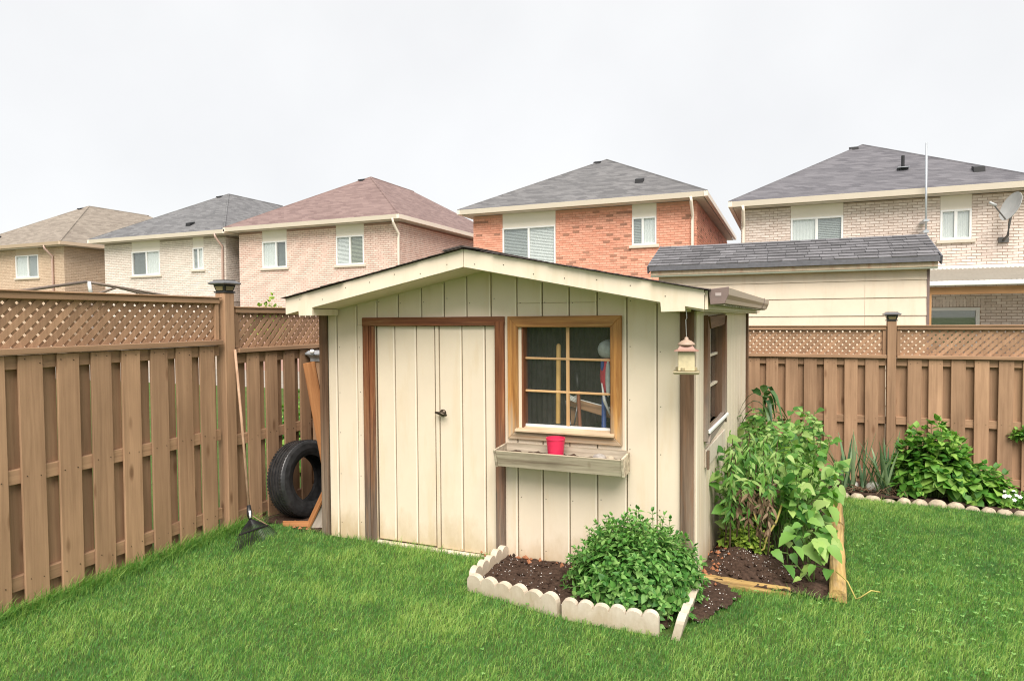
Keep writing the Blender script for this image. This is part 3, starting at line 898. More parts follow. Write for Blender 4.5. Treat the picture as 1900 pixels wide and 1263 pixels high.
bar('bed_mould', (NX0 - 0.1, NY - 0.12, 2.405), (NX1 + 0.1, NY - 0.12, 2.405), 0.03, 0.05, (0, -1, 0), MT['greenish_trim'], ns)
bar('soffit', (NX0 - 0.1, NY - 0.07, 2.425), (NX1 + 0.1, NY - 0.07, 2.425), 0.1, 0.01, (0, 0, -1), MT['board_siding'], ns)

# ------------------------------------------------------------------ fences
def post_cap(fence, c, z):
    x, y = c
    cap = MB().lathe([(0.083, 0.0), (0.083, 0.012), (0.066, 0.014), (0.084, 0.062), (0.084, 0.068)], (x, y, z), 4, rot=math.pi / 4).build('post_cap', MT['cap_dark'], fence)
    for k in range(4):
        t = k * math.pi / 2
        d = Vector((math.cos(t), math.sin(t), 0)); s = Vector((-d.y, d.x, 0))
        c0 = Vector((x, y, z + 0.02)); 
        pts = [c0 + d * 0.0495 - s * 0.033, c0 + d * 0.0495 + s * 0.033, c0 + d * 0.0575 + s * 0.042 + Vector((0, 0, 0.034)), c0 + d * 0.0575 - s * 0.042 + Vector((0, 0, 0.034))]
        MB().prism(pts, d * 0.004).build('pane', MT['cap_pane'], cap)
    MB().lathe([(0.115, 0.068), (0.128, 0.074), (0.128, 0.082), (0.085, 0.1), (0.085, 0.106)], (x, y, z), 4, rot=math.pi / 4).build('lid', MT['cap_top'], cap)

def fence_panel(fence, o, u, n, L, dz, fronts, bw=0.142, low=-0.02):
    """one bay: rails, boards on both faces of the rails, ledge, lattice in its frame"""
    o, u, n = Vector(o), Vector(u), Vector(n)
    P = lambda a, d, z: o + u * a + n * d + Vector((0, 0, z + dz))
    for (zc, hh) in ((0.167, 0.09), (0.818, 0.09), (1.51, 0.085)):
        bar('rail', P(0.002, 0, zc), P(L - 0.002, 0, zc), hh, 0.038, n, MT['fence'], fence)
    ff = sorted(fronts)
    fronts = ff if ff[0] < 0.1 else [ff[0] - 0.222] + ff
    for a in fronts:
        j = random.uniform(-0.006, 0.006)
        dd = random.uniform(0, 0.004)
        if a + bw < L + 0.02 and a > 0.0:
            bar('board', P(a + bw / 2 + j, 0.0285 + dd, low + random.uniform(-0.015, 0.018)), P(a + bw / 2 + random.uniform(-0.006, 0.006), 0.0285 + dd * 0.3, 1.552), bw, 0.018, n, MT['fence'], fence)
        g = a + bw + (0.222 - bw) / 2
        if -0.02 < g < L + 0.03:
            g = min(max(g, bw / 2 + 0.004), L - bw / 2 - 0.004)
            bar('back_board', P(g + j, -0.0285, low + random.uniform(-0.01, 0.01)), P(g + j * 0.5, -0.0285, 1.552), bw, 0.018, n, MT['fence'], fence)
    nb = MB()
    for a in fronts:
        if a + bw < L + 0.02 and a > 0.0:
            for zc in (0.167, 0.818, 1.51):
                for q in (0.03, bw - 0.03):
                    c0 = P(a + q + random.uniform(-.008, .008), 0.0425, zc + random.uniform(-.02, .02))
                    nb.prism([c0 + u * 0.0035, c0 + Vector((0, 0, 0.0035)), c0 - u * 0.0035, c0 - Vector((0, 0, 0.0035))], n * -0.006)
    nb.build('nail_heads', MT['bronze'], fence)
    bar('ledge', P(0.002, 0.008, 1.577), P(L - 0.002, 0.008, 1.577), 0.12, 0.04, (0, 0, 1), MT['fence'], fence, 0.004)
    lat = bar('lattice_panel', P(0.002, 0, 1.915), P(L - 0.002, 0, 1.915), 0.042, 0.075, n, MT['fence'], fence, 0.004)
    bar('top_board', P(-0.01, 0.0, 1.9425), P(L + 0.01, 0.0, 1.9425), 0.1, 0.012, (0, 0, 1), MT['fence'], fence, 0.003)
    for a in (0.022, L - 0.022):
        bar('stile', P(a, 0, 1.599), P(a, 0, 1.893), 0.038, 0.05, n, MT['fence'], lat)
    per, wd = 0.0785, 0.0375 * math.sqrt(2)
    z0, z1 = 1.598, 1.893
    h = z1 - z0
    for lay, sg in ((0.004, 1), (-0.004, -1)):
        k = -h
        while k < L + h:
            poly = [(k, 0), (k + wd, 0), (k + wd + h * sg, h), (k + h * sg, h)]
            poly = clip(poly, 1, 0, L - 0.042); poly = clip(poly, -1, 0, -0.042)
            if len(poly) >= 3:
                jj = random.uniform(-0.002, 0.002)
                pts = [P(a + jj, lay - 0.0035, z0 + b) for a, b in poly]
                MB().prism(pts, n * 0.0065).build('lattice_slat', MT['lattice'], lat)
            k += per

XF = -4.315        # centre plane of the left fence
fl = thing('lattice_top_fence', 'brown board fence with lattice top along the left side', 'fence', (XF, 4.1, 0))
u, n = (0, 1, 0), (1, 0, 0)
fr1 = [3.845 - 1.62 - 0.2225 * k for k in range(0, 11)]
fence_panel(fl, (XF, 1.62, 0), u, n, 4.05 - 1.62, 0.0, sorted(fr1))
fr2 = [0.114 + 0.222 * k for k in range(0, 11)]
fence_panel(fl, (XF, 4.215, 0), u, n, 2.36, -0.075, fr2)
fence_panel(fl, (XF, 6.68, 0), u, n, 2.14, -0.2, fr2)
for (py, top, b) in ((4.13, 1.985, -0.3), (1.56, 1.985, -0.3), (6.63, 1.88, -0.4)):
    bar('post', (XF + 0.005, py, b), (XF + 0.005, py, top), 0.105, 0.105, (1, 0, 0), MT['fence'], fl, 0.005)
    post_cap(fl, (XF + 0.005, py), top)

YF = 8.94
fb = thing('lattice_top_fence', 'brown board fence with lattice top across the back of the yard', 'fence', (1.14, YF, -0.25))
u, n = (1, 0, 0), (0, -1, 0)
frl = [-0.459 + 0.222 * k - (-1.3) for k in range(-4, 7)]
fence_panel(fb, (-1.3, YF, 0), u, n, 2.395, -0.3, frl, low=-0.0)
frr = [1.308 + 0.222 * k - 1.2 for k in range(0, 11)]
fence_panel(fb, (1.2, YF, 0), u, n, 2.4, -0.3, frr, low=-0.0)
fence_panel(fb, (-3.85, YF, 0), u, n, 2.44, -0.3, [0.08 + 0.222 * k for k in range(11)], low=-0.0)
for px in (1.147, -1.355, 3.66, -3.9):
    bar('post', (px, YF - 0.005, -0.6), (px, YF - 0.005, 1.70), 0.095, 0.105, (0, -1, 0), MT['fence'], fb, 0.005)
    post_cap(fb, (px, YF - 0.005), 1.70)

# grey stub post with a light cap, between fence and shed
gp = thing('stub_post', 'short brown post with grey light cap between fence and shed', 'post', (-4.17, 5.12, -0.05))
bar('post', (-4.18, 5.14, -0.15), (-4.18, 5.14, 1.36), 0.09, 0.09, (1, 0, 0), MT['fence'], gp)
MB().lathe([(0.075, 1.36), (0.075, 1.39), (0.11, 1.42), (0.125, 1.425), (0.125, 1.44), (0.09, 1.462)], (-4.18, 5.14, 0), 4, rot=math.pi / 4).build('cap', MT['galv'], gp)
MB().lathe([(0.0, 0), (0.018, 0.008), (0.024, 0.024), (0.018, 0.04), (0.0, 0.046)], (-4.13, 4.99, 1.435), 12).build('bulb', MT['white_plastic'], gp, smooth=True)
MB().tube([(-4.13, 4.99, 1.437), (-4.16, 5.06, 1.43)], 0.01, 6).build('bulb_arm', MT['galv'], gp)

# frame of a canopy in the neighbour's yard on the left
gz_ = thing('gazebo_frame', 'thin brown canopy frame showing above the left fence', 'gazebo frame', (-8, 5.6, 0))
def gtube(name, pts, r, mat): MB().tube(pts, r, 8).build(name, mat, gz_, smooth=True)
MT['gaz'] = plain('gazebo_brown', (0.20, 0.155, 0.125), 0.5)
gtube('roof_bar', [(-8, 3.3, 1.83), (-8, 4.52, 2.07), (-8, 5.5, 2.25)], 0.018, MT['gaz'])
gtube('roof_bar', [(-8, 5.5, 2.25), (-8, 5.88, 2.205), (-8, 6.82, 2.09), (-8, 7.6, 1.99)], 0.018, MT['gaz'])
gtube('roof_bar', [(-8, 5.56, 2.08), (-8, 5.9, 2.2), (-8, 6.43, 2.096), (-8, 7.0, 1.98)], 0.016, MT['gaz'])
gtube('strut', [(-8, 6.15, 2.09), (-8, 6.22, 2.18)], 0.012, MT['gaz'])
gtube('joint', [(-7.99, 5.52, 2.255), (-7.99, 5.55, 2.07)], 0.022, MT['white_plastic'])
gtube('leg', [(-8, 5.55, 2.07), (-8, 5.55, -0.1)], 0.022, MT['gaz'])
gtube('leg', [(-8, 3.3, 1.83), (-8, 3.3, -0.1)], 0.022, MT['gaz'])
gtube('leg', [(-8, 7.6, 1.99), (-8, 7.6, -0.2)], 0.022, MT['gaz'])

# ------------------------------------------------------------------ the garden shed
XL, XR, YS, YB, XM = -3.49, -0.54, 4.33, 7.3, -2.015
SK = 0.05                            # the side wall is not quite square to the front
def shx(mb):
    mb.v = [(x + SK * max(0, y - YS), y, z) for x, y, z in mb.v]
    return mb
def topz(x): return 2.10 - 0.2 * abs(x - XM)

shed = thing('garden_shed', 'cream wooden garden shed with double door, window and gable roof', 'shed', (XM, 5.8, 0))
fw = MB()
DO = (-2.97, -1.932, -0.2, 1.712)      # door opening
WO = (-1.735, -1.08, 0.955, 1.71)       # window opening
xs = [XL + 0.01, DO[0], DO[1], WO[0], WO[1], XR - 0.01]
def backing(a, b, z0, z1=None):
    if z1 is None:
        pts = [(a, z0), (b, z0), (b, topz(b))] + ([(XM, topz(XM))] if a < XM < b else []) + [(a, topz(a))]
    else:
        pts = [(a, z0), (b, z0), (b, z1), (a, z1)]
    fw.prism([(x, YS + 0.014, z) for x, z in pts], (0, 0.02, 0))
backing(xs[0], xs[1], -0.1); backing(xs[1], xs[2], DO[3]); backing(xs[2], xs[3], -0.1)
backing(xs[3], xs[4], -0.1, WO[2]); backing(xs[3], xs[4], WO[3]); backing(xs[4], xs[5], -0.1)
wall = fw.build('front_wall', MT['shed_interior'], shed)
cols_ = [-3.424, -3.333, -3.139, -2.95, -2.754, -2.549, -2.355, -2.167, -1.972, -1.77, -1.579, -1.382, -1.184, -0.981, -0.782, -0.63]
G = 0.0036
def sidepiece(name, poly, parent, thick=0.013, y=YS, mat='cream', bev=0.003):
    MB().prism([(x, y, z) for x, z in poly], (0, thick, 0)).build(name, MT[mat], parent, bev=bev)
for a, b in zip(cols_[:-1], cols_[1:]):
    a, b = a + G, b - G
    zs = [-0.03, 3]
    full = [(a, -0.03), (b, -0.03), (b, topz(b))] + ([(XM, topz(XM))] if a < XM < b else []) + [(a, topz(a))]
    cuts = []
    for (h0, h1, g0, g1) in (DO, WO):
        if b > h0 + 0.012 and a < h1 - 0.012: cuts.append((h0, h1, g0, g1))
    if not cuts:
        sidepiece('siding_board', full, wall); continue
    h0, h1, g0, g1 = cuts[0]
    up = clip(full, 0, -1, -g1)
    if -2.0 < a < -1.2 and h0 == WO[0]:
        sidepiece('siding_board', clip(up, 0, 1, 1.862), wall); sidepiece('siding_board', clip(up, 0, -1, -1.8632), wall)
    else:
        sidepiece('siding_board', up, wall)
    if g0 > 0: sidepiece('siding_board', clip(full, 0, 1, g0), wall)
    mid = clip(clip(full, 0, -1, -max(g0, -0.03)), 0, 1, g1)
    l = clip(mid, 1, 0, h0); r = clip(mid, -1, 0, -h1)
    for q in (l, r):
        if len(q) >= 3: sidepiece('siding_board', q, wall, bev=0.0)

for b in cols_[1:-1]:  # raised strips left of the grooves, highlight painted in as paler colour
    z1 = topz(b) - 0.02
    z0 = 0.0
    if DO[0] - 0.13 < b < DO[1] + 0.08: z0 = 1.775
    if b > WO[0] - 0.11 and b < WO[1] + 0.08:
        MB().box((b - 0.016, YS - 0.0012, 0.0), (b - 0.0065, YS - 0.0003, 0.70)).build('bead_highlight', MT['ridge_highlight'], wall)
        z0 = 1.775
    MB().box((b - 0.016, YS - 0.0012, z0), (b - 0.0065, YS - 0.0003, z1)).build('bead_highlight', MT['ridge_highlight'], wall)

# right-hand side wall
SWO = (4.74, 5.52, 0.955, 1.70)
sw = MB()
def sbox(y0, y1, z0, z1): sw.box((XR - 0.034, y0, z0), (XR - 0.014, y1, z1))
sbox(YS + 0.036, SWO[0], -0.3, 1.79); sbox(SWO[0], SWO[1], -0.3, SWO[2]); sbox(SWO[0], SWO[1], SWO[3], 1.79); sbox(SWO[1], YB, -0.3, 1.79)
swall = shx(sw).build('side_wall', MT['shed_interior'], shed)
ys = [YS + 0.002] + [YS + 0.2 * k for k in range(1, 15)] + [YB]
for a, b in zip(ys[:-1], ys[1:]):
    a, b = a + G, b - G
    full = [(a, -0.3), (b, -0.3), (b, 1.795), (a, 1.795)]
    parts = [full]
    if b > SWO[0] and a < SWO[1]:
        parts = [clip(full, 0, -1, -SWO[3]), clip(full, 0, 1, SWO[2])]
        mid = clip(clip(full, 0, -1, -SWO[2]), 0, 1, SWO[3])
        parts += [q for q in (clip(mid, 1, 0, SWO[0]), clip(mid, -1, 0, -SWO[1])) if len(q) >= 3]
    for q in parts:
        shx(MB().prism([(XR - 0.0135, y, z) for y, z in q], (0.0135, 0, 0))).build('siding_board', MT['cream'], swall, bev=0.002)
# far walls and floor
shx(MB().box((XL + 0.01, YS + 0.036, -0.3), (XL + 0.03, YB, 1.79))).build('far_side_wall', MT['shed_interior'], shed)
shx(MB().prism([(XL + 0.03, YB, -0.3), (XR - 0.034, YB, -0.3), (XR - 0.034, YB, 1.8), (XM, YB, 2.1), (XL + 0.03, YB, 1.8)], (0, 0.03, 0))).build('rear_wall', MT['shed_interior'], shed)
shx(MB().box((XL + 0.03, YS + 0.036, -0.05), (XR - 0.036, YB, 0.01))).build('floor', MT['shed_interior'], shed)
shx(MB().box((XR - 0.02, YB - 0.035, -0.3), (XR + 0.022, YB + 0.03, 1.8))).build('corner_trim', MT['dark_post'], shed)
# corner trims on the front
bar('corner_trim', (-3.459, YS - 0.012, -0.02), (-3.459, YS - 0.012, 1.80), 0.07, 0.022, (0, -1, 0), MT['dark_post'], shed)
bar('corner_trim', (-0.588, YS - 0.012, -0.02), (-0.588, YS - 0.012, 1.80), 0.084, 0.022, (0, -1, 0), MT['dark_post'], shed)
shx(MB().box((XR + 0.001, YS - 0.001, -0.1), (XR + 0.014, YS + 0.075, 1.795))).build('corner_board', MT['cream_trim'], shed, bev=0.002)

nb = MB()
for b in cols_[1:-1]:
    for zc in (0.12, 0.5, 0.85, 1.2, 1.55, 1.88):
        xx = b + 0.022 + random.uniform(-.004, .004); zc += random.uniform(-.03, .03)
        if zc > topz(xx) - 0.02: continue
        if DO[0] - 0.12 < xx < DO[1] + 0.07 and zc < 1.78: continue
        if WO[0] - 0.1 < xx < WO[1] + 0.07 and 0.7 < zc < 1.78: continue
        nb.box((xx - 0.0028, YS - 0.0012, zc - 0.0028), (xx + 0.0028, YS + 0.002, zc + 0.0028))
nb.build('nail_heads', MT['bronze'], wall)

# door
door = thing_d = MB().box((DO[0] + 0.005, YS + 0.028, 0.02), (DO[1] - 0.005, YS + 0.04, DO[3] - 0.005)).build('door', MT['shed_interior'], shed)
dcols = [(-2.962, -2.798), (-2.798, -2.605), (-2.605, -2.447), (-2.443, -2.408), (-2.408, -2.217), (-2.217, -2.028), (-2.028, -1.937)]
for i, (a, b) in enumerate(dcols):
    pr = -0.006 if i == 3 else 0.0
    z0 = 0.03 if i < 3 else 0.022
    MB().box((a + 0.0035, YS + 0.012 + pr, z0), (b - 0.0035, YS + 0.027, 1.704)).build('door_board', MT['cream'], door, bev=0.003)
for b in (-2.798, -2.605, -2.217, -2.028):
    MB().box((b - 0.016, YS + 0.0108, 0.04), (b - 0.0065, YS + 0.0117, 1.70)).build('bead_highlight', MT['ridge_highlight'], door)
hz, hx = 1.052, -2.378
hd = MB().lathe([(0.026, 0), (0.028, 0.006), (0.02, 0.012), (0.012, 0.016), (0.012, 0.035)], (0, 0, 0), 16)
hd.v = [(hx + x, YS + 0.012 - z, hz + y) for x, y, z in hd.v]
hob = hd.build('handle', MT['bronze'], door, smooth=True)
MB().tube([(hx - 0.048, YS - 0.026, hz + 0.006), (hx, YS - 0.032, hz), (hx + 0.048, YS - 0.026, hz - 0.012)], [0.008, 0.013, 0.008], 8).build('grip', MT['bronze'], hob, smooth=True)
MB().box((-2.99, YS - 0.02, -0.03), (-1.92, YS + 0.03, 0.016)).build('threshold', MT['pale_sill'], shed, bev=0.004)
# door casing
bar('door_casing', (-3.049, YS - 0.011, -0.02), (-3.049, YS - 0.011, 1.735), 0.052, 0.02, (0, -1, 0), MT['red_wood'], shed)
bar('door_casing', (-2.996, YS - 0.004, -0.02), (-2.996, YS - 0.004, 1.705), 0.05, 0.018, (0, -1, 0), MT['red_wood'], shed)
bar('door_casing', (-1.900, YS - 0.013, -0.02), (-1.900, YS - 0.013, 1.735), 0.072, 0.024, (0, -1, 0), MT['red_wood'], shed)
bar('door_casing', (-3.078, YS - 0.0115, 1.738), (-1.863, YS - 0.0115, 1.738), 0.066, 0.022, (0, -1, 0), MT['red_wood'], shed)

# window builder used twice: on the front and on the side
def casing(parent, T, x0, x1, z0, z1, w, mat, proud=0.022):
    """four mitred boards; T maps (along, out, up) to the place"""
    q = [((x0, z0), (x1, z0), (x1 - w, z0 + w), (x0 + w, z0 + w)), ((x1, z0), (x1, z1), (x1 - w, z1 - w), (x1 - w, z0 + w)),
         ((x1, z1), (x0, z1), (x0 + w, z1 - w), (x1 - w, z1 - w)), ((x0, z1), (x0, z0), (x0 + w, z0 + w), (x0 + w, z1 - w))]
    for poly in q:
        cxm = sum(p[0] for p in poly) / 4; czm = sum(p[1] for p in poly) / 4
        horiz = abs(poly[0][0] - poly[1][0]) > abs(poly[0][1] - poly[1][1])
        pts = [T(a, 0.0006, b) for a, b in poly]; e = Vector(T(0, proud, 0)) - Vector(T(0, 0.0006, 0))
        mb = MB().prism(pts, e)
        # local frame with its z along the board so the grain follows it
        c0 = Vector(T(cxm, 0, czm)); ax = (Vector(T(1, 0, 0)) - Vector(T(0, 0, 0))) if horiz else Vector((0, 0, 1))
        yv = e.normalized(); xv = yv.cross(ax)
        mw = Matrix((xv, yv, ax)).transposed().to_4x4(); mw.translation = c0
        inv = mw.inverted()
        mb.v = [tuple(inv @ Vector(p)) for p in mb.v]
        mb.build('casing_board', mat, parent, bev=0.003, mw=mw)

TF = lambda a, d, z: (a, YS - d, z)
win = MB().box((WO[0] - 0.006, YS - 0.004, WO[3] - 0.012), (WO[1] + 0.006, YS + 0.075, WO[3])).box((WO[0], YS - 0.004, WO[2]), (WO[0] + 0.014, YS + 0.075, WO[3] - 0.013)) \
    .box((WO[1] - 0.014, YS - 0.004, WO[2]), (WO[1], YS + 0.075, WO[3] - 0.013)).build('window', MT['red_wood'], shed)
casing(win, TF, -1.837, -1.011, 0.898, 1.771, 0.078, MT['honey'])
MB().box((WO[0] + 0.0145, YS + 0.046, 0.975), (WO[1] - 0.0145, YS + 0.049, WO[3] - 0.0135)).build('pane', MT['shed_glass'], win)
ssl = MB().prism([(-1.775, YS - 0.05, 0.972), (-1.775, YS + 0.05, 0.992), (-1.775, YS + 0.05, 0.962), (-1.775, YS - 0.05, 0.955)], (0.715, 0, 0)).build('sill', MT['bleached'], win, bev=0.003)
MB().box((WO[0] + 0.0145, YS + 0.03, 0.985), (WO[1] - 0.0145, YS + 0.045, 1.004)).build('sash_rail', MT['white_paint'], win)
mu = MT['muntin']
bar('muntin', (-1.404, YS + 0.036, 1.004), (-1.404, YS + 0.036, 1.697), 0.024, 0.016, (0, -1, 0), mu, win)
for zz in (1.468, 1.236):
    bar('muntin', (WO[0] + 0.015, YS + 0.034, zz + 0.006), (WO[1] - 0.015, YS + 0.034, zz), 0.016, 0.014, (0, -1, 0), mu, win)

TS = lambda a, d, z: (XR + SK * (a - YS) + d, a, z)
swin = shx(MB().box((XR - 0.075, SWO[0], SWO[2]), (XR + 0.003, SWO[0] + 0.014, SWO[3])).box((XR - 0.075, SWO[1] - 0.014, SWO[2]), (XR + 0.003, SWO[1], SWO[3])) \
    .box((XR - 0.075, SWO[0] + 0.015, SWO[3] - 0.014), (XR + 0.003, SWO[1] - 0.015, SWO[3]))).build('side_window', MT['dark_post'], shed)
MT['old_casing'] = wood('weathered_casing', (0.10, 0.045, 0.022), (0.27, 0.15, 0.085), 0.7, (45, 45, 1.5), 0.3, 0.1, (0.05, 0.02, 0.01), weather=((0.33, 0.29, 0.25), 0.9, 1.5))
casing(swin, TS, 4.655, 5.61, 0.898, 1.771, 0.085, MT['old_casing'], 0.03)
shx(MB().box((XR - 0.05, SWO[0] + 0.015, 0.97), (XR - 0.047, SWO[1] - 0.015, SWO[3] - 0.015))).build('pane', MT['shed_glass'], swin)
for zz in (1.23, 1.46):
    shx(MB().box((XR - 0.046, SWO[0] + 0.016, zz), (XR - 0.03, SWO[1] - 0.016, zz + 0.018))).build('muntin', MT['pale_sill'], swin)
shx(MB().box((XR - 0.046, 5.11, 0.975), (XR - 0.028, 5.13, 1.68))).build('muntin', MT['pale_sill'], swin)
shx(MB().prism([(XR + 0.0305, 4.66, 0.985), (XR + 0.045, 4.66, 0.975), (XR + 0.045, 4.66, 0.955), (XR + 0.0305, 4.66, 0.955)], (0, 0.95, 0))).build('sill', MT['white_paint'], swin, bev=0.004)
# peeling shelf board below the side window
sh_ = shx(MB().box((XR + 0.001, 4.70, 0.71), (XR + 0.016, 5.62, 0.84))).build('shelf_board', MT['peeling'], shed, bev=0.004)
shx(MB().box((XR + 0.0165, 4.69, 0.70), (XR + 0.03, 4.73, 0.83))).build('bracket', MT['dark_post'], sh_)

# roof: deck, soffit, fascia, shingle courses, gutter
Y0, Y1 = 4.003, 7.55
for sg in (-1, 1):
    xe = -3.53 if sg < 0 else -0.455
    ze = 2.10 - 0.2 * abs(xe - XM)
    shx(MB().prism([(XM, Y0, 2.101), (xe, Y0, ze + 0.001), (xe, Y0, ze + 0.10), (XM, Y0, 2.215)], (0, Y1 - Y0, 0))).build('roof_deck', MT['cream_trim'], shed)
    n_c = 12
    for k in range(n_c):
        s0 = (k) / n_c; s1 = (k + 1.25) / n_c
        x0 = xe + sg * 0.045 + (XM - xe - sg * 0.045) * s0; x1 = xe + (XM - xe) * min(s1, 1.0)
        zz = lambda x: 2.229 - 0.2 * abs(x - XM)
        j = random.uniform(-0.012, 0.01)
        jj = random.uniform(-0.002, 0.004)
        shx(MB().prism([(x0, 3.955 + j, zz(x0) + 0.003 + jj * 0.5), (x1, 3.955 + j, zz(x1) + 0.0), (x1, 3.955 + j, zz(x1) + 0.003), (x0, 3.965 + j, zz(x0) + 0.008 + jj)], (0, Y1 - 3.93, 0))).build('shingle_course', MT['asphalt_edge'], shed)
shx(MB().prism([(XM - 0.14, 3.945, 2.222), (XM, 3.945, 2.247), (XM + 0.14, 3.945, 2.222), (XM + 0.14, 3.945, 2.212), (XM, 3.945, 2.237), (XM - 0.14, 3.945, 2.212)], (0, Y1 - 3.93, 0))).build('ridge_shingle', MT['asphalt_edge'], shed)
fl_ = [(-2.0165, 2.226), (-2.0165, 2.104), (-3.288, 1.847), (-3.289, 1.787), (-3.415, 1.787), (-3.417, 1.822), (-3.54, 1.797), (-3.54, 1.919)]
fr_ = [(-2.0135, 2.226), (-2.0135, 2.104), (-0.70, 1.845), (-0.695, 1.787), (-0.555, 1.790), (-0.555, 1.819), (-0.446, 1.799), (-0.446, 1.914)]
for pl in (fl_, fr_):
    MB().prism([(x, 3.98, z) for x, z in pl], (0, 0.022, 0)).build('fascia', MT['cream_trim'], shed, bev=0.002)
for (a, b) in ((-3.41, -3.295), (-0.695, -0.56)):
    MB().box((a, 4.0035, 1.79), (b, YS - 0.03, 1.838)).build('top_plate', MT['cream_trim'], shed)
# nail heads on the fascia
nh = MB()
for x in np.arange(-3.4, -0.5, 0.21):
    z = 2.165 - 0.2 * abs(x - XM) + random.uniform(-0.03, 0.03)
    nh.box((x - 0.003, 3.9785, z - 0.003), (x + 0.003, 3.98, z + 0.003))
nh.build('nail_heads', MT['bronze'], shed)
# eave fascia and gutter on the right
gxr = -0.435
shx(MB().box((-0.444, Y0, 1.80), (-0.428, Y1, 1.91))).build('eave_fascia', MT['cream_trim'], shed)
gp_ = [(gxr + 0.012, 1.915), (gxr + 0.025, 1.83), (gxr + 0.10, 1.835), (gxr + 0.105, 1.86), (gxr + 0.12, 1.885), (gxr + 0.122, 1.925), (gxr + 0.116, 1.925), (gxr + 0.112, 1.888), (gxr + 0.098, 1.865), (gxr + 0.094, 1.842), (gxr + 0.032, 1.838), (gxr + 0.02, 1.915)]
YG = 7.15
gut = shx(MB().prism([(x, 4.012, z) for x, z in gp_], (0, YG - 4.012, 0))).build('gutter', MT['gutter'], shed)
cap_poly = [(gxr + 0.010, 1.918), (gxr + 0.022, 1.828), (gxr + 0.102, 1.832), (gxr + 0.124, 1.884), (gxr + 0.125, 1.93)]
MB().prism([(x, 4.0, z) for x, z in cap_poly], (0, 0.0115, 0)).build('end_cap', MT['gutter_end'], gut, bev=0.002)
shx(MB().prism([(x, YG + 0.0005, z) for x, z in cap_poly], (0, 0.0115, 0))).build('end_cap', MT['gutter'], gut, bev=0.002)
MB().box((gxr + 0.05, 3.998, 1.878), (gxr + 0.083, 3.9997, 1.896)).build('size_label', MT['label_grey'], gut)
shx(MB().prism([(x - 0.002 if i < 2 else x + 0.003, 6.6, z) for i, (x, z) in enumerate([(gxr + 0.010, 1.92), (gxr + 0.022, 1.826), (gxr + 0.102, 1.83), (gxr + 0.124, 1.882), (gxr + 0.126, 1.932), (gxr + 0.122, 1.932), (gxr + 0.12, 1.885), (gxr + 0.10, 1.834), (gxr + 0.024, 1.83)])], (0, 0.02, 0))).build('strap', MT['gutter_end'], gut)
fin = MB()
y = 4.03
while y < 7.1:
    fin.box((gxr + 0.0285, y, 1.822), (gxr + 0.098, y + 0.07, 1.829)); y += 0.13
shx(fin).build('debris_guard', MT['gutter_dirt'], gut)

# ------------------------------------------------------------------ things kept in the shed, seen through the window
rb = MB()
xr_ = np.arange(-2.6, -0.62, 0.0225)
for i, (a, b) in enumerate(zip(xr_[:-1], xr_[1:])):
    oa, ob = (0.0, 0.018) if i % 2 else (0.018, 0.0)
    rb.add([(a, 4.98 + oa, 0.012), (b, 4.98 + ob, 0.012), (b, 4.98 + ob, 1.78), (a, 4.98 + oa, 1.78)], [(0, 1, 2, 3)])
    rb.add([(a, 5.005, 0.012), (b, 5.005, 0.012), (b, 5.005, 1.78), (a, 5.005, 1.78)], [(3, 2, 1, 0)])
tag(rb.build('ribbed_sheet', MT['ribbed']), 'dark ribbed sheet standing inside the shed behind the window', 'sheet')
bh = thing('broom', 'yellow wooden broom handle upright behind the shed window', 'broom', (-1.58, 4.68, 0.01))
MB().tube([(-1.53, 4.5, 0.10), (-1.517, 4.48, 1.0), (-1.51, 4.48, 1.555), (-1.51, 4.48, 1.568), (-1.51, 4.48, 1.574)], [0.017, 0.017, 0.017, 0.013, 0.004], 12).build('handle', MT['yellow_wood'], bh, smooth=True)
MB().box((-1.66, 4.46, 0.012), (-1.40, 4.54, 0.10)).build('head', MT['black_plastic'], bh)
MB().box((-1.56, 4.455, 0.985), (-1.48, 4.5, 1.0)).build('clip', MT['black_plastic'], bh)
sp = thing('spade', 'spade with black grip and brown shaft behind the shed window', 'spade', (-1.42, 4.72, 0.01))
MB().tube([(-1.385, 4.51, 1.365), (-1.378, 4.51, 1.27), (-1.374, 4.51, 1.235)], [0.019, 0.016, 0.013], 10).build('grip', MT['black_plastic'], sp, smooth=True)
MB().tube([(-1.374, 4.51, 1.24), (-1.335, 4.51, 0.4)], 0.013, 10).build('shaft', MT['brown_wood'], sp, smooth=True)
MB().box((-1.43, 4.504, 0.015), (-1.24, 4.516, 0.4)).build('blade', MT['steel'], sp, bev=0.004)
bp = thing('workbench', 'pale plank workbench low behind the shed window', 'workbench', (-1.2, 4.95, 0.01))
bar('plank', (-1.48, 4.60, 1.15), (-0.95, 4.55, 1.03), 0.065, 0.03, (0, -1, 0.1), MT['bench_wood'], bp)
bar('leg', (-1.44, 4.64, 0.012), (-1.44, 4.64, 1.10), 0.05, 0.05, (0, -1, 0), MT['bench_wood'], bp)
bar('leg', (-0.98, 4.60, 0.012), (-0.98, 4.60, 1.0), 0.05, 0.05, (0, -1, 0), MT['bench_wood'], bp)
cl = thing('wire_coil', 'pale coil of wire on the bench behind the shed window', 'wire', (-1.53, 4.80, 1.12))
for k in range(4):
    pts = [(-1.43 + 0.045 * math.cos(t) + 0.004 * k, 4.545 + 0.02 * math.sin(t), 1.165 + 0.008 * k + 0.012 * math.sin(2 * t)) for t in np.linspace(0, 2 * math.pi, 15)]
    MB().tube(pts, 0.0035, 5).build('loop', MT['white_plastic'], cl, smooth=True)
MB().tube([(-1.475, 4.535, 1.16), (-1.44, 4.53, 0.99), (-1.425, 4.53, 0.975), (-1.41, 4.53, 0.99), (-1.385, 4.535, 1.14)], 0.006, 6).build('hook', MT['steel'], cl, smooth=True)
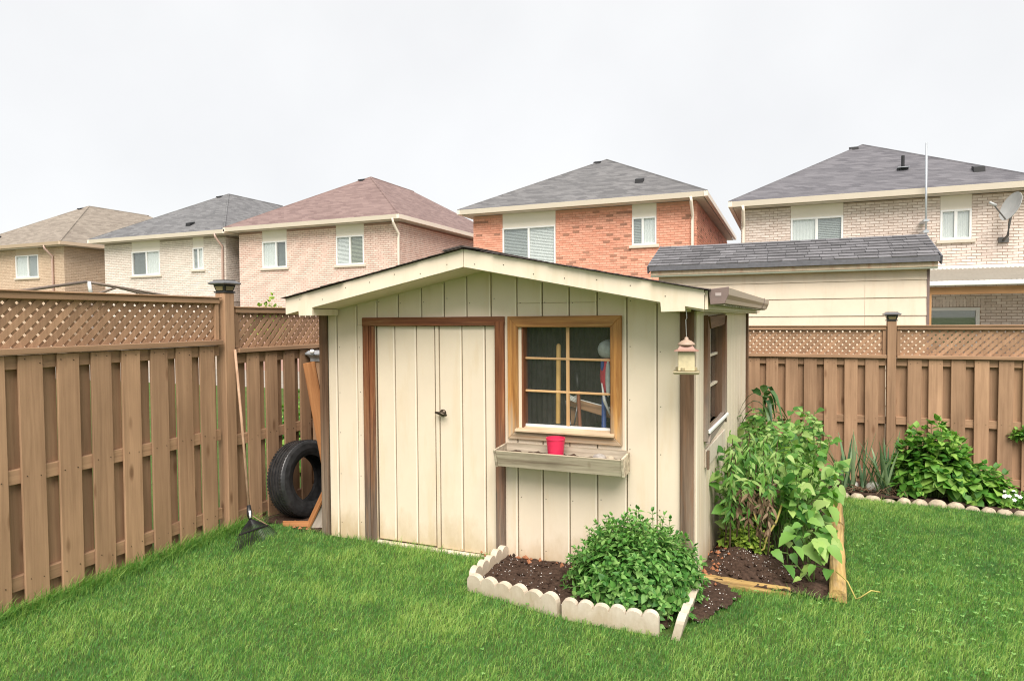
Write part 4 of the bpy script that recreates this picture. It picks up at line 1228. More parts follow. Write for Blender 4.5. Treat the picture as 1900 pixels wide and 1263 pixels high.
MB().tube([(-1.40, 4.54, 1.175), (-1.28, 4.535, 1.15), (-1.09, 4.53, 1.11)], 0.004, 6).build('loose_end', MT['white_plastic'], cl)
def blob(c, r, name, mat, parent=None, seg=18, rings=10, lump=0.0):
    mb = MB(); vs, fs = [], []
    ph = random.uniform(0, 6)
    for i in range(rings + 1):
        a = math.pi * i / rings
        for k in range(seg):
            t = 2 * math.pi * k / seg
            w_ = 1 + lump * (math.sin(3 * t + ph) * math.sin(a * 2 + ph) + 0.5 * math.sin(5 * t + 2 * ph + a * 3))
            vs.append((c[0] + r[0] * w_ * math.sin(a) * math.cos(t), c[1] + r[1] * w_ * math.sin(a) * math.sin(t), c[2] + r[2] * w_ * math.cos(a)))
    for i in range(rings):
        for k in range(seg):
            q = (k + 1) % seg
            fs.append((i * seg + k, (i + 1) * seg + k, (i + 1) * seg + q, i * seg + q))
    return mb.add(vs, fs).build(name, mat, parent, smooth=True)
mk = thing('garden_umbrella', 'rolled red and blue umbrella with grey top behind the shed window', 'umbrella', (-1.19, 4.7, 0.01))
blob((-1.16, 4.53, 1.535), (0.074, 0.055, 0.068), 'hood', MT['toy_grey'], mk, lump=0.04)
blob((-1.16, 4.53, 1.35), (0.058, 0.045, 0.13), 'canopy', MT['toy_red'], mk, lump=0.08)
blob((-1.15, 4.49, 1.33), (0.02, 0.016, 0.13), 'canopy_stripe', MT['toy_grey'], mk)
blob((-1.195, 4.505, 1.425), (0.013, 0.013, 0.045), 'tie', MT['toy_blue'], mk)
MB().tube([(-1.19, 4.53, 1.20), (-1.195, 4.53, 0.012)], 0.017, 10).build('pole', MT['toy_blue'], mk, smooth=True)
MB().tube([(-1.19, 4.47, 1.30), (-1.17, 4.462, 1.18), (-1.125, 4.462, 1.08)], [0.004, 0.012, 0.009], 8).build('strap', MT['white_plastic'], mk, smooth=True)
mw_ = thing('lawn_mower', 'dark green mower low down behind the shed window', 'mower', (-1.2, 4.83, 0.01))
MB().prism([(-1.65, 4.7, 0.12), (-0.75, 4.7, 0.12), (-0.85, 4.7, 0.85), (-1.1, 4.7, 1.02), (-1.5, 4.7, 0.9)], (0, 0.26, 0)).build('body', MT['mower_green'], mw_, bev=0.03)
for xx in (-1.5, -0.9):
    MB().tube([(xx, 4.66, 0.12), (xx, 4.695, 0.12)], 0.108, 16).build('wheel', MT['black_plastic'], mw_)

# ------------------------------------------------------------------ window box, pot, feeder
wb = thing('window_box', 'empty greyed wooden planter box under the shed window', 'planter box', (-1.4, 4.2, 0.73))
BX0, BX1 = -1.845, -0.972
MB().prism([(BX0, 4.105, 0.848), (BX0, 4.123, 0.850), (BX0, 4.163, 0.738), (BX0, 4.145, 0.733)], (BX1 - BX0, 0, 0)).build('front_board', MT['box_wood'], wb, bev=0.002)
for (a, b) in ((BX0 - 0.016, BX0 - 0.001), (BX1 + 0.001, BX1 + 0.016)):
    MB().prism([(a, 4.098, 0.855), (a, 4.305, 0.865), (a, 4.305, 0.735), (a, 4.138, 0.728)], (b - a, 0, 0)).build('end_board', MT['box_wood'], wb, bev=0.002)
MB().box((BX0, 4.3, 0.735), (BX1, 4.314, 0.872)).build('back_board', MT['box_wood'], wb)
MB().box((BX0, 4.166, 0.735), (BX1, 4.299, 0.748)).build('bottom_board', MT['box_wood'], wb)
def soil_patch(name, x0, x1, y0, y1, zf, amp, parent=None, step=0.02, mask=None, mat='soil', seed=0):
    xs = np.arange(x0, x1 + 1e-6, step); ys = np.arange(y0, y1 + 1e-6, step)
    X, Y = np.meshgrid(xs, ys, indexing='ij')
    r = np.random.default_rng(seed)
    n1 = r.normal(size=X.shape)
    for _ in range(2):
        n1 = (n1 + np.roll(n1, 1, 0) + np.roll(n1, -1, 0) + np.roll(n1, 1, 1) + np.roll(n1, -1, 1)) / 5 * 1.6
    Z = zf(X, Y) + amp * n1
    v = np.stack([X, Y, Z], -1).reshape(-1, 3)
    a, b = len(xs), len(ys)
    ix = np.arange(a * b).reshape(a, b)
    f = np.stack([ix[:-1, :-1], ix[1:, :-1], ix[1:, 1:], ix[:-1, 1:]], -1).reshape(-1, 4)
    if mask is not None:
        cxy = v[f].mean(1); f = f[mask(cxy[:, 0], cxy[:, 1])]
    me = bpy.data.meshes.new(name); me.from_pydata(v.tolist(), [], f.tolist())
    me.polygons.foreach_set("use_smooth", [True] * len(me.polygons))
    return put(name, me, parent, I4, MT[mat])
soil_patch('soil', BX0 + 0.002, BX1 - 0.002, 4.142, 4.298, lambda X, Y: 0.815 + 0.0 * X, 0.005, wb, 0.012, seed=4)
pot = thing('flower_pot', 'small red plastic pot in the window box', 'pot', (-1.44, 4.2, 0.815))
pm = MB().lathe([(0.05, 0.0), (0.052, 0.001), (0.063, 0.117), (0.066, 0.118), (0.066, 0.13), (0.061, 0.13), (0.059, 0.1), (0.05, 0.02)], (-1.44, 4.2, 0.818), 28)
pm.build('body', MT['pot_red'], pot, smooth=False)
MB().lathe([(0.057, 0.09), (0.03, 0.097)], (-1.44, 4.2, 0.818), 20).build('soil', MT['soil'], pot)
for (xx, rr, lab) in ((-1.135, 0.045, 'pale grey stone lying in the window box'), (-1.06, 0.028, 'smaller brown stone beside the grey one in the window box')):
    tag(blob((xx, 4.2, 0.835), (rr, rr * 0.8, rr * 0.55), 'stone', MT['grey_stone' if rr > 0.04 else 'stone'], lump=0.1), lab, 'stone')

bf = thing('bird_feeder', 'hanging bird feeder with pink-brown roof at the shed corner', 'bird feeder', (-0.552, 4.03, 1.41))
FX, FY = -0.553, 4.03
MB().tube([(FX, FY, 1.795), (FX + 0.002, FY, 1.75), (FX - 0.004, FY, 1.74), (FX, FY, 1.632)], 0.0022, 6).build('wire', MT['wire'], bf)
MB().tube([(FX, 4.0025, 1.80), (FX, FY, 1.80), (FX, FY, 1.765)], 0.003, 6).build('hook', MT['wire'], bf)
MB().lathe([(0.004, 1.638), (0.011, 1.634), (0.012, 1.622), (0.03, 1.614), (0.05, 1.598), (0.052, 1.588)], (FX, FY, 0), 24).build('roof', MT['feeder_roof'], bf, smooth=True)
MB().lathe([(0.05, 1.5875), (0.072, 1.565), (0.1, 1.557), (0.1, 1.553), (0.07, 1.556)], (FX, FY, 0), 4, rot=math.pi / 4 + 0.12).build('brim', MT['feeder_brim'], bf)
MB().lathe([(0.068, 1.4355), (0.068, 1.5525)], (FX, FY, 0), 4, rot=math.pi / 4 + 0.12).build('seed_box', MT['feeder_body'], bf, bev=0.004)
for k in range(4):
    t = math.pi / 2 * k + 0.12 + math.pi / 2
    MB().lathe([(0.014, 0), (0.014, 0.016), (0.009, 0.02)], (FX + 0.047 * math.cos(t) + 0.02 * math.sin(t), FY + 0.047 * math.sin(t), 1.438), 10).build('seed_port', MT['feeder_tray'], bf)
MB().lathe([(0.1, 1.418), (0.108, 1.43), (0.104, 1.4345), (0.07, 1.4345)], (FX, FY, 0), 4, rot=math.pi / 4 + 0.12).build('tray', MT['feeder_tray'], bf)

# ------------------------------------------------------------------ tyre, planks and rake by the left fence
ty = thing('car_tyre', 'old black car tyre leaning against the left fence', 'tyre', (-4.05, 4.76, -0.03))
RO, RI, TWD = 0.345, 0.205, 0.205
prof = [(RI, -0.085), (RI + 0.03, -0.098), (0.265, -0.106), (0.31, -0.1), (0.332, -0.088)]
tread = []
x = -0.084
gro = [(-0.052, 0.007), (-0.018, 0.008), (0.018, 0.008), (0.052, 0.007)]
for gx_, gw in gro:
    tread += [(RO - abs(gx_) * 0.06, gx_ - gw), (RO - 0.011, gx_ - gw + 0.001), (RO - 0.011, gx_ + gw - 0.001), (RO - abs(gx_) * 0.06, gx_ + gw)]
prof = prof + [(RO - 0.006, -0.08)] + tread + [(RO - 0.006, 0.08), (0.332, 0.088), (0.31, 0.1), (0.265, 0.106), (RI + 0.03, 0.098), (RI, 0.085), (RI + 0.02, 0.075), (RO - 0.04, 0.07), (RO - 0.035, 0.0), (RO - 0.04, -0.07), (RI + 0.02, -0.075), (RI, -0.085)]
SG = 64
vs, fs = [], []
for r, h in prof:
    for k in range(SG):
        t = 2 * math.pi * k / SG
        vs.append((h, r * math.cos(t), r * math.sin(t)))
for i in range(len(prof) - 1):
    for k in range(SG):
        q = (k + 1) % SG
        fs.append((i * SG + k, i * SG + q, (i + 1) * SG + q, (i + 1) * SG + k))
tm = MB().add(vs, fs)
mw = Matrix.Translation((-4.035, 4.735, 0.325)) @ Matrix.Rotation(R(-6), 4, 'Z') @ Matrix.Rotation(R(-8), 4, 'Y')
tob = tm.build('casing', MT['rubber'], ty, mw=mw)
for p in tob.data.polygons: p.use_smooth = False
# little cross cuts on the shoulder
sip = MB()
for k in range(72):
    t = 2 * math.pi * k / 72
    for s in (-1, 1):
        c0 = Vector((s * 0.072, (RO - 0.0035) * math.cos(t), (RO - 0.0035) * math.sin(t)))
        tv = Vector((0, -math.sin(t), math.cos(t))); rv = Vector((0, math.cos(t), math.sin(t)))
        sip.prism([c0 - tv * 0.009 - Vector((0.014, 0, 0)), c0 + tv * 0.005 - Vector((0.014, 0, 0)), c0 + tv * 0.009 + Vector((0.014, 0, 0)), c0 - tv * 0.005 + Vector((0.014, 0, 0))], rv * 0.0016)
tag(sip.build('tread_blocks', MT['rubber'], ty, mw=mw), kind='stuff')

pl = bar('plank', (-3.60, 4.66, -0.02), (-3.86, 4.62, 1.385), 0.105, 0.025, (0.45, -1, 0), MT['orange_plank'], None)
tag(pl, 'tall orange plank leaning upright between fence and shed', 'plank')
pl = bar('plank', (-3.74, 4.41, -0.02), (-3.53, 4.47, 0.42), 0.075, 0.02, (-0.75, -1, 0.2), MT['orange_plank'], None)
tag(pl, 'short orange plank propped beside the tyre', 'plank')
pl = bar('plank', (-3.66, 4.43, -0.02), (-3.49, 4.52, 0.36), 0.10, 0.018, (0.6, -1, 0.2), MT['grey_plank'], None)
tag(pl, 'short grey plank propped against the shed corner', 'plank')
pl = bar('plank', (-3.98, 4.40, 0.01), (-3.70, 4.42, 0.035), 0.05, 0.025, (0, -1, 0.3), MT['orange_plank'], None)
tag(pl, 'orange board lying flat in front of the tyre', 'plank')
rk = thing('garden_rake', 'black leaf rake with wooden handle leaning on the left fence post', 'rake', (-3.85, 3.95, 0))
ft = Vector((-3.975, 4.01, 0.255))
MB().tube([(-4.235, 4.155, 1.515), (-4.12, 4.1, 0.9), tuple(ft)], [0.0105, 0.011, 0.0105], 10).build('handle', MT['handle_wood'], rk, smooth=True)
hd_ = Vector((0.055, -0.035, -0.17)).normalized()
MB().tube([ft - hd_ * 0.02, ft + hd_ * 0.05, ft + hd_ * 0.09], [0.015, 0.022, 0.012], 10).build('socket', MT['black_plastic'], rk, smooth=True)
MB().tube([ft + hd_ * 0.02 + Vector((0.014, -0.008, 0.0)), ft + hd_ * 0.075 + Vector((0.017, -0.012, 0))], [0.010, 0.008], 8).build('clamp', MT['white_plastic'], rk, smooth=True)
bl_, br_ = Vector((-3.90, 3.83, 0.10)), Vector((-3.885, 4.12, 0.09))
MB().tube([bl_, (bl_ + br_) / 2 + Vector((0.01, 0, 0.006)), br_], 0.008, 6).build('spreader_bar', MT['black_plastic'], rk)
for k in range(24):
    u_ = k / 23
    b0 = bl_.lerp(br_, u_)
    e = Vector((-3.82 + 0.01 * math.sin(k), 3.70 + 0.46 * u_, 0.012))
    MB().tube([ft + hd_ * 0.085, b0 + Vector((0, 0, 0.004)), e + Vector((-0.005, 0, 0.012)), e + Vector((0.004, 0, -0.012))], 0.0026, 4, cap=False).build('tine', MT['black_plastic'], rk)
bar('brace', ft + hd_ * 0.05, br_, 0.006, 0.006, (1, 0, 0), MT['handle_wood'], rk, 0)

# ------------------------------------------------------------------ planting beds: soil, edging, timbers
def in_front_bed(x, y):
    yl = np.where(x < -1.21, 3.83 + (x + 1.88) * (-0.224), 3.68 + (x + 1.21) * 0.03)
    return (x > -1.875) & (x < -0.60) & (y > yl + 0.0) & (y < YS)
def in_veg_bed(x, y):
    return (x > -0.545 + 0.05 * np.maximum(0, y - YS)) & (x < 0.30 + 0.055 * (y - 4.49)) & (y > 4.49) & (y < 7.75)
def in_bare(x, y, k=1.0):
    a = np.arctan2(y - 4.2, x + 0.47)
    return ((x + 0.47) / 0.18) ** 2 + ((y - 4.2) / 0.33) ** 2 < k * (1 + 0.25 * np.sin(3 * a + 1) + 0.12 * np.sin(7 * a))
def border_y(x):
    return 7.9 - 0.114 * (x - 0.55) + 0.02 * np.sin(5 * x)
def soil_rise(X, Y):
    return gz(X, Y) + 0.012 + 0.04 * np.exp(-(((X + 1.3) / 0.4) ** 2 + ((Y - 4.1) / 0.2) ** 2))
o = soil_patch('flower_bed_soil', -1.9, -0.2, 3.64, 4.55, lambda X, Y: gz(X, Y) + 0.015 + 0.035 * smoothstep(0.0, 0.25, Y - 3.75) - 0.02 * smoothstep(-0.62, -0.3, X), 0.006, None, 0.022,
               lambda x, y: in_front_bed(x, y) | (in_bare(x, y) & (x > -0.64)), seed=2)
tag(o, kind='structure')
def veg_z(X, Y):
    m = np.exp(-(((X + 0.28) / 0.22) ** 2 + ((Y - 4.85) / 0.3) ** 2))
    return gz(X, Y) + 0.03 + 0.11 * m
o = soil_patch('vegetable_bed_soil', -0.56, 0.52, 4.40, 7.8, veg_z, 0.012, None, 0.025, lambda x, y: in_veg_bed(x, y) | ((x > -0.55) & (x < 0.3) & (y > 4.42) & (y < 4.5)), seed=3)
tag(o, kind='structure')
o = soil_patch('back_bed_soil', 0.25, 4.2, 7.5, 8.9, lambda X, Y: gz(X, Y) + 0.03, 0.012, None, 0.04, lambda x, y: y > border_y(x) + 0.04, seed=5)
tag(o, kind='structure')
o = soil_patch('bare_soil', -4.28, -3.4, 4.30, 6.4, lambda X, Y: gz(X, Y) + 0.008 + 0.0 * X, 0.006, None, 0.03, lambda x, y: y > 4.36 + 0.05 * np.sin(9 * x), seed=6)
tag(o, kind='structure')

def crumbs(name, pts, size, mat, label, cat):
    mb = MB()
    for (x, y, z) in pts:
        s = size * random.uniform(0.5, 1.4)
        a, b, c = [s * random.uniform(0.6, 1.2) for _ in range(3)]
        mb.add([(x + a, y, z), (x, y + b, z), (x - a, y, z), (x, y - b, z), (x, y, z + c), (x, y, z - c)],
               [(0, 1, 4), (1, 2, 4), (2, 3, 4), (3, 0, 4), (1, 0, 5), (2, 1, 5), (3, 2, 5), (0, 3, 5)])
    return tag(mb.build(name, MT[mat]), label, cat, kind='stuff')
pp = []
while len(pp) < 300:
    x, y = random.uniform(-1.85, -0.25), random.uniform(3.7, 4.33)
    if bool(in_front_bed(np.array(x), np.array(y))) or bool(in_bare(np.array(x), np.array(y))):
        pp.append((x, y, gzf(x, y) + 0.02 + 0.035 * float(smoothstep(0.0, 0.25, y - 3.75)) - 0.02 * float(smoothstep(-0.62, -0.3, x))))
for _ in range(300):
    x, y = random.gauss(-0.25, 0.15), random.gauss(4.85, 0.22)
    if -0.53 < x < 0.3 and y > 4.52: pp.append((x, y, float(veg_z(np.array(x), np.array(y))) + 0.006))
crumbs('perlite', pp, 0.0034, 'perlite', 'white perlite specks in the potting soil', 'perlite')
cc = []
for _ in range(260):
    x, y = random.uniform(-1.84, -0.3), random.uniform(3.75, 4.33)
    if bool(in_front_bed(np.array(x), np.array(y))):
        cc.append((x, y, gzf(x, y) + 0.02 + 0.035 * float(smoothstep(0.0, 0.25, y - 3.75))))
for _ in range(260):
    x, y = random.uniform(-0.52, 0.25), random.uniform(4.5, 5.4)
    cc.append((x, y, float(veg_z(np.array(x), np.array(y))) + 0.006))
crumbs('soil_clods', cc, 0.013, 'soil', 'dark soil clods in the planting beds', 'soil')
cl_ = [(random.gauss(-0.45, 0.05), random.gauss(4.75, 0.2), 0) for _ in range(26)] + [(random.gauss(-1.55, 0.25), random.gauss(4.28, 0.03), 0) for _ in range(24)] + [(random.uniform(-4.0, -3.5), random.gauss(4.45, 0.06), 0) for _ in range(20)]
cl_ = [(x, min(y, 4.31) if x < -0.6 and x > -3 else y, (float(veg_z(np.array(x), np.array(y))) + 0.008 if x > -0.6 else gzf(x, y) + (0.055 if x > -3 else 0.015))) for x, y, _ in cl_]
crumbs('clay_crumbs', cl_, 0.02, 'clay', 'orange clay crumbs on the soil by the shed', 'clay')

def scallop(p0, p1, n_, h, thick, lean, label):
    """one moulded edging block with a wavy top"""
    p0, p1 = Vector(p0), Vector(p1)
    L = (p1 - p0).length; ux = (p1 - p0).normalized(); nx = Vector((ux.y, -ux.x, 0))
    pts = [(0, -0.05)]
    w_ = L / n_
    top = []
    for k in range(n_):
        for q in range(0, 9):
            t = math.pi * (1 - q / 8)
            top.append((k * w_ + w_ / 2 + w_ / 2 * 0.985 * math.cos(t), h - w_ * 0.40 + w_ * (0.40 + 0.05 * math.sin(k * 2.7)) * math.sin(t)))
    pts = [(0.0, -0.05)] + top + [(L, -0.05)]
    sag = random.uniform(-0.012, 0.008); tilt = random.uniform(-0.02, 0.02)
    f = lambda a, d, z: p0 + ux * a + nx * (d + lean * z) + Vector((0, 0, z + sag + tilt * a))
    mb = MB().prism([f(a, 0, z) for a, z in pts], nx * thick)
    o = mb.build('edging_block', MT['concrete_white'], bev=0.006)
    return tag(o, label, 'garden edging', 'scalloped edging round the front bed')
scallop((-1.905, 3.80, 0), (-1.892, 4.325, 0), 5, 0.125, 0.045, 0.0, 'scalloped white edging block running from shed wall to the bed corner')
scallop((-1.885, 3.80, 0), (-1.225, 3.655, 0), 6, 0.125, 0.045, 0.05, 'scalloped white edging block at the front left of the bed')
scallop((-1.205, 3.648, 0), (-0.645, 3.665, 0), 6, 0.125, 0.045, 0.05, 'scalloped white edging block in front of the herb bush')
scallop((-0.575, 3.61, 0.0), (-0.55, 4.15, 0.0), 5, 0.135, 0.045, 0.25, 'tilted white edging block seen end-on at the right of the bed')

def timber(p0, p1, r, label):
    p0, p1 = Vector(p0), Vector(p1)
    z = p1 - p0; L = z.length; z.normalize(); x = z.cross(Vector((0, 0, 1))).normalized(); y = x.cross(z)
    sec = [(-1, -0.6), (-1.0, 0.25), (-0.85, 0.62), (-0.5, 0.86), (0, 0.95), (0.5, 0.86), (0.85, 0.62), (1.0, 0.25), (1, -0.6)]
    n_ = 14; vs, fs = [], []
    m = len(sec)
    for i in range(n_ + 1):
        a = L * i / n_
        jx, jz = random.uniform(-0.004, 0.004), random.uniform(-0.003, 0.003)
        for (u_, v_) in sec:
            k = r * (1 + random.uniform(-0.03, 0.03))
            vs.append((u_ * k + jx, v_ * k + jz, a))
    for i in range(n_):
        for k in range(m):
            q = (k + 1) % m
            fs.append((i * m + k, i * m + q, (i + 1) * m + q, (i + 1) * m + k))
    fs.append(tuple(range(m - 1, -1, -1))); fs.append(tuple(range(n_ * m, n_ * m + m)))
    mw = Matrix((x, y, z)).transposed().to_4x4(); mw.translation = p0
    o = MB().add(vs, fs).build('landscape_timber', MT['timber'], mw=mw, smooth=False)
    return tag(o, label, 'timber', 'timbers edging the vegetable bed')
timber((-0.56, 4.45, 0.02), (0.03, 4.47, 0.0), 0.042, 'yellowish landscape timber across the front of the vegetable bed')
timber((0.30, 4.44, 0.035), (0.40, 6.12, -0.03), 0.05, 'yellowish landscape timber running along the lawn beside the squash')
timber((0.405, 6.16, -0.03), (0.475, 7.6, -0.1), 0.055, 'far landscape timber at the back corner of the vegetable bed')

# stone row along the back bed
sx = 0.50
k = 0
while sx < 2.75:
    wdt = random.uniform(0.11, 0.17)
    yy = float(border_y(np.array(sx + wdt / 2)))
    o = blob((sx + wdt / 2, yy, gzf(sx, yy) + random.uniform(-0.012, 0.012)), (wdt / 2 * 1.02, 0.055, random.uniform(0.04, 0.066)), 'edging_stone', MT['stone'], lump=0.07, seg=14, rings=8)
    tag(o, 'rounded beige stone in the row edging the back bed', 'stone', 'stones edging the back bed')
    sx += wdt * 0.97
for (xx, yy, rr, lab) in ((0.90, 8.22, 0.075, 'white rock behind the long bluish leaves, right of two'), (0.70, 8.25, 0.06, 'white rock behind the long bluish leaves, left of two')):
    tag(blob((xx, yy, gzf(xx, yy) + 0.08), (rr, rr, rr * 0.8), 'rock', MT['white_stone'], lump=0.1), lab, 'rock')

# ------------------------------------------------------------------ plants
def leaf_tpl(stations, fold=0.25, droop=0.15, curl=0.0):
    """leaf in local space: base at the origin, length 1 along +y, upper face +z"""
    v, f = [], []
    for t, w_ in stations:
        z = -droop * t * t
        v += [(-w_, t - abs(w_) * 0.12, z + fold * w_), (0, t, z), (w_, t - abs(w_) * 0.12, z + fold * w_)]
    for i in range(len(stations) - 1):
        a = i * 3
        f += [(a, a + 1, a + 4, a + 3), (a + 1, a + 2, a + 5, a + 4)]
    return np.array(v), f
OVATE = leaf_tpl([(0, 0.02), (0.15, 0.2), (0.38, 0.31), (0.62, 0.25), (0.85, 0.1), (1, 0.0)], 0.3, 0.2)
BROAD = leaf_tpl([(0, 0.04), (0.1, 0.26), (0.32, 0.42), (0.6, 0.36), (0.84, 0.17), (1, 0.0)], 0.22, 0.3)
HEART = leaf_tpl([(-0.08, 0.16), (0.08, 0.36), (0.3, 0.43), (0.55, 0.34), (0.8, 0.16), (1, 0.0)], 0.18, 0.25)
NARROW = leaf_tpl([(0, 0.02), (0.25, 0.12), (0.55, 0.12), (0.8, 0.06), (1, 0.0)], 0.3, 0.45)
LOBED = leaf_tpl([(-0.05, 0.12), (0.05, 0.26), (0.18, 0.36), (0.28, 0.33), (0.42, 0.38), (0.54, 0.28), (0.66, 0.26), (0.80, 0.15), (0.9, 0.08), (1, 0.0)], 0.32, 0.35)

def leaf_matrix(pos, d, up, size):
    y = Vector(d).normalized()
    z = Vector(up); z = z - y * z.dot(y)
    if z.length < 1e-4: z = Vector((1, 0, 0)) - y * y.x
    z.normalize(); x = y.cross(z)
    m = Matrix((x * size, y * size, z * size)).transposed().to_4x4()
    m.translation = Vector(pos)
    return m

def foliage(plant, leaves, tpl, mat, singles, name='leaf'):
    """leaves: (pos, direction, up, size). The ones nearest the viewer are objects, the rest one mesh"""
    view = Vector((0, 0, 1.75))
    order = sorted(leaves, key=lambda l: (l[0] - view).length - 0.6 * l[3])
    V, F = tpl
    if singles:
        me = bpy.data.meshes.new(name); me.from_pydata(V.tolist(), [], F); me.materials.append(MT[mat])
        me.polygons.foreach_set("use_smooth", [True] * len(F))
        for p, d, u_, s in order[:singles]:
            put(name, me, plant, leaf_matrix(p, d, u_, s))
    rest = order[singles:]
    if rest:
        allv, allf, rr = [], [], []
        n_ = 0
        Vh = np.c_[V, np.ones(len(V))]
        for p, d, u_, s in rest:
            M_ = np.array(leaf_matrix(p, d, u_, s))
            allv.append((Vh @ M_.T)[:, :3])
            allf += [tuple(i + n_ for i in f) for f in F]
            rr += [random.random()] * len(F)
            n_ += len(V)
        me = bpy.data.meshes.new('leaves'); me.from_pydata(np.concatenate(allv).tolist(), [], allf)
        a = me.attributes.new("rnd", 'FLOAT', 'FACE'); a.data.foreach_set("value", rr)
        me.polygons.foreach_set("use_smooth", [True] * len(allf))
        me.materials.append(MT[mat])
        tag(put('leaves', me, plant), kind='stuff')

def bez(p0, p1, p2, t):
    return p0 * (1 - t) ** 2 + p1 * (2 * t * (1 - t)) + p2 * t * t

def sprig_bush(plant, base, rx, ry, h, nst, npair, lsize, tpl, mat, singles, stemmat='stem', spread=0.35, t0=0.3, zmin=0.05, lump=0.15, srad=0.004, up_bias=0.3):
    base = Vector(base)
    leaves = []; sm = MB()
    ph = [random.uniform(0, 6) for _ in range(4)]
    for i in range(nst):
        az = 2 * math.pi * (i * 0.618034 % 1) + random.uniform(-0.2, 0.2)
        el = math.asin(min(1, zmin + (1 - zmin) * ((i + 0.5) / nst) ** 0.8))
        k = random.uniform(0.86, 1.06) * (1 + lump * math.sin(3 * az + ph[0]) * math.cos(2 * el + ph[1]) + lump * 0.6 * math.sin(5 * az + ph[2]))
        tip = base + Vector((rx * math.cos(el) * math.cos(az), ry * math.cos(el) * math.sin(az), h * math.sin(el))) * k
        foot = base + Vector((rx * math.cos(az) * spread * random.random(), ry * math.sin(az) * spread * random.random(), 0))
        mid = foot.lerp(tip, 0.5) + Vector((0, 0, h * 0.18 * math.cos(el)))
        pts = [bez(foot, mid, tip, t) for t in (0, 0.35, 0.7, 1)]
        sm.tube(pts, [srad, srad * 0.8, srad * 0.6, srad * 0.4], 4, cap=False)
        rot = random.uniform(0, 3.14)
        for q in range(npair):
            t = t0 + (1 - t0) * (q + 0.5) / npair
            p = bez(foot, mid, tip, t)
            tn = (bez(foot, mid, tip, min(1, t + 0.05)) - bez(foot, mid, tip, t - 0.05)).normalized()
            a = tn.cross(Vector((0, 0, 1)));  a = a.normalized() if a.length > 1e-3 else Vector((1, 0, 0))
            b = tn.cross(a)
            th = rot + q * 1.57
            s = lsize * random.uniform(0.75, 1.2) * (1.05 - 0.45 * max(0, t - 0.7) / 0.3)
            for sg in (1, -1):
                side = (a * math.cos(th) + b * math.sin(th)) * sg
                d = side + tn * random.uniform(0.2, 0.7) + Vector((0, 0, random.uniform(-0.25, up_bias)))
                u_ = tn * 0.8 + Vector((0, 0, 0.7)) + Vector((random.uniform(-.35, .35), random.uniform(-.35, .35), 0))
                leaves.append((p + side * srad, d, u_, s * random.uniform(0.75, 1.2)))
        for q in range(3):
            d = (tip - mid).normalized() + Vector((random.uniform(-.7, .7), random.uniform(-.7, .7), random.uniform(-.2, .5)))
            leaves.append((tip, d, Vector((0, 0, 1)), lsize * random.uniform(0.45, 0.7)))
    tag(sm.build('stems', MT[stemmat], plant), kind='stuff')
    foliage(plant, leaves, tpl, mat, singles)

# herb bush in the front bed
hb = thing('herb_bush', 'dense green herb bush in the scalloped front bed', 'bush', (-0.87, 4.03, 0.05))
sprig_bush(hb, (-0.86, 4.03, 0.03), 0.435, 0.37, 0.485, 380, 8, 0.054, OVATE, 'mint', 300, zmin=-0.06, spread=0.55, t0=0.42, lump=0.06)

# tangled vine along the side of the shed
vn = thing('bean_vine', 'tall tangle of climbing vine beside the shed side wall', 'vine', (-0.1, 5.7, 0))
lv = []; sm = MB()
for i in range(125):
    cx_, cy_ = random.uniform(-0.42, 0.32), random.uniform(5.0, 7.0)
    hh = (0.70 - 0.36 * max(0, (cx_ - 0.0) / 0.35) ** 2) * random.uniform(0.75, 1.12) + 0.06 * (cy_ - 5.0)
    foot = Vector((cx_ * 0.75 - 0.03, cy_, -0.05)); tip = Vector((cx_ + random.uniform(-0.14, 0.16), cy_ + random.uniform(-0.3, 0.2), hh))
    mid = foot.lerp(tip, 0.55) + Vector((random.uniform(-.1, .1), random.uniform(-.1, .1), 0.1))
    sm.tube([bez(foot, mid, tip, t) for t in (0, .25, .5, .75, 1)], [0.006, 0.005, 0.004, 0.003, 0.002], 4, cap=False)
    for q in range(16):
        t = 0.28 + 0.72 * (q + random.random()) / 16
        p = bez(foot, mid, tip, t)
        d = Vector((random.uniform(-1, 1), random.uniform(-1.2, 0.8), random.uniform(-0.8, 0.7)))
        lv.append((p + d * 0.035, d, Vector((random.uniform(-.9, .9), -0.3 + random.uniform(-.8, .6), 1)), random.choice((0.035, 0.045, 0.055, 0.065, 0.085, 0.1)) * random.uniform(0.85, 1.15)))
tag(sm.build('stems', MT['stem'], vn), kind='stuff')
foliage(vn, lv, HEART, 'vine', 300)
# pale tendrils that rise above the tangle
sm = MB(); lv = []
for i in range(16):
    x0, y0 = random.uniform(-0.38, 0.3), random.uniform(5.2, 6.6)
    p = [Vector((x0, y0, 0.6)), Vector((x0 + random.uniform(-.1, .1), y0, 0.85)), Vector((x0 + random.uniform(-.2, .2), y0 + random.uniform(-.1, .1), random.uniform(0.78, 0.95)))]
    sm.tube([bez(*p, t) for t in (0, .3, .6, .85, 1)], 0.0028, 4, cap=False)
    for q in range(7):
        t = 0.3 + 0.1 * q
        d = Vector((random.uniform(-1, 1), random.uniform(-1, .6), random.uniform(-.2, .6)))
        lv.append((bez(*p, min(t, 1)), d, Vector((0, -0.4, 1)), random.uniform(0.03, 0.055)))
tag(sm.build('tendrils', MT['stem'], vn), kind='stuff')
foliage(vn, lv, HEART, 'vine', 0)

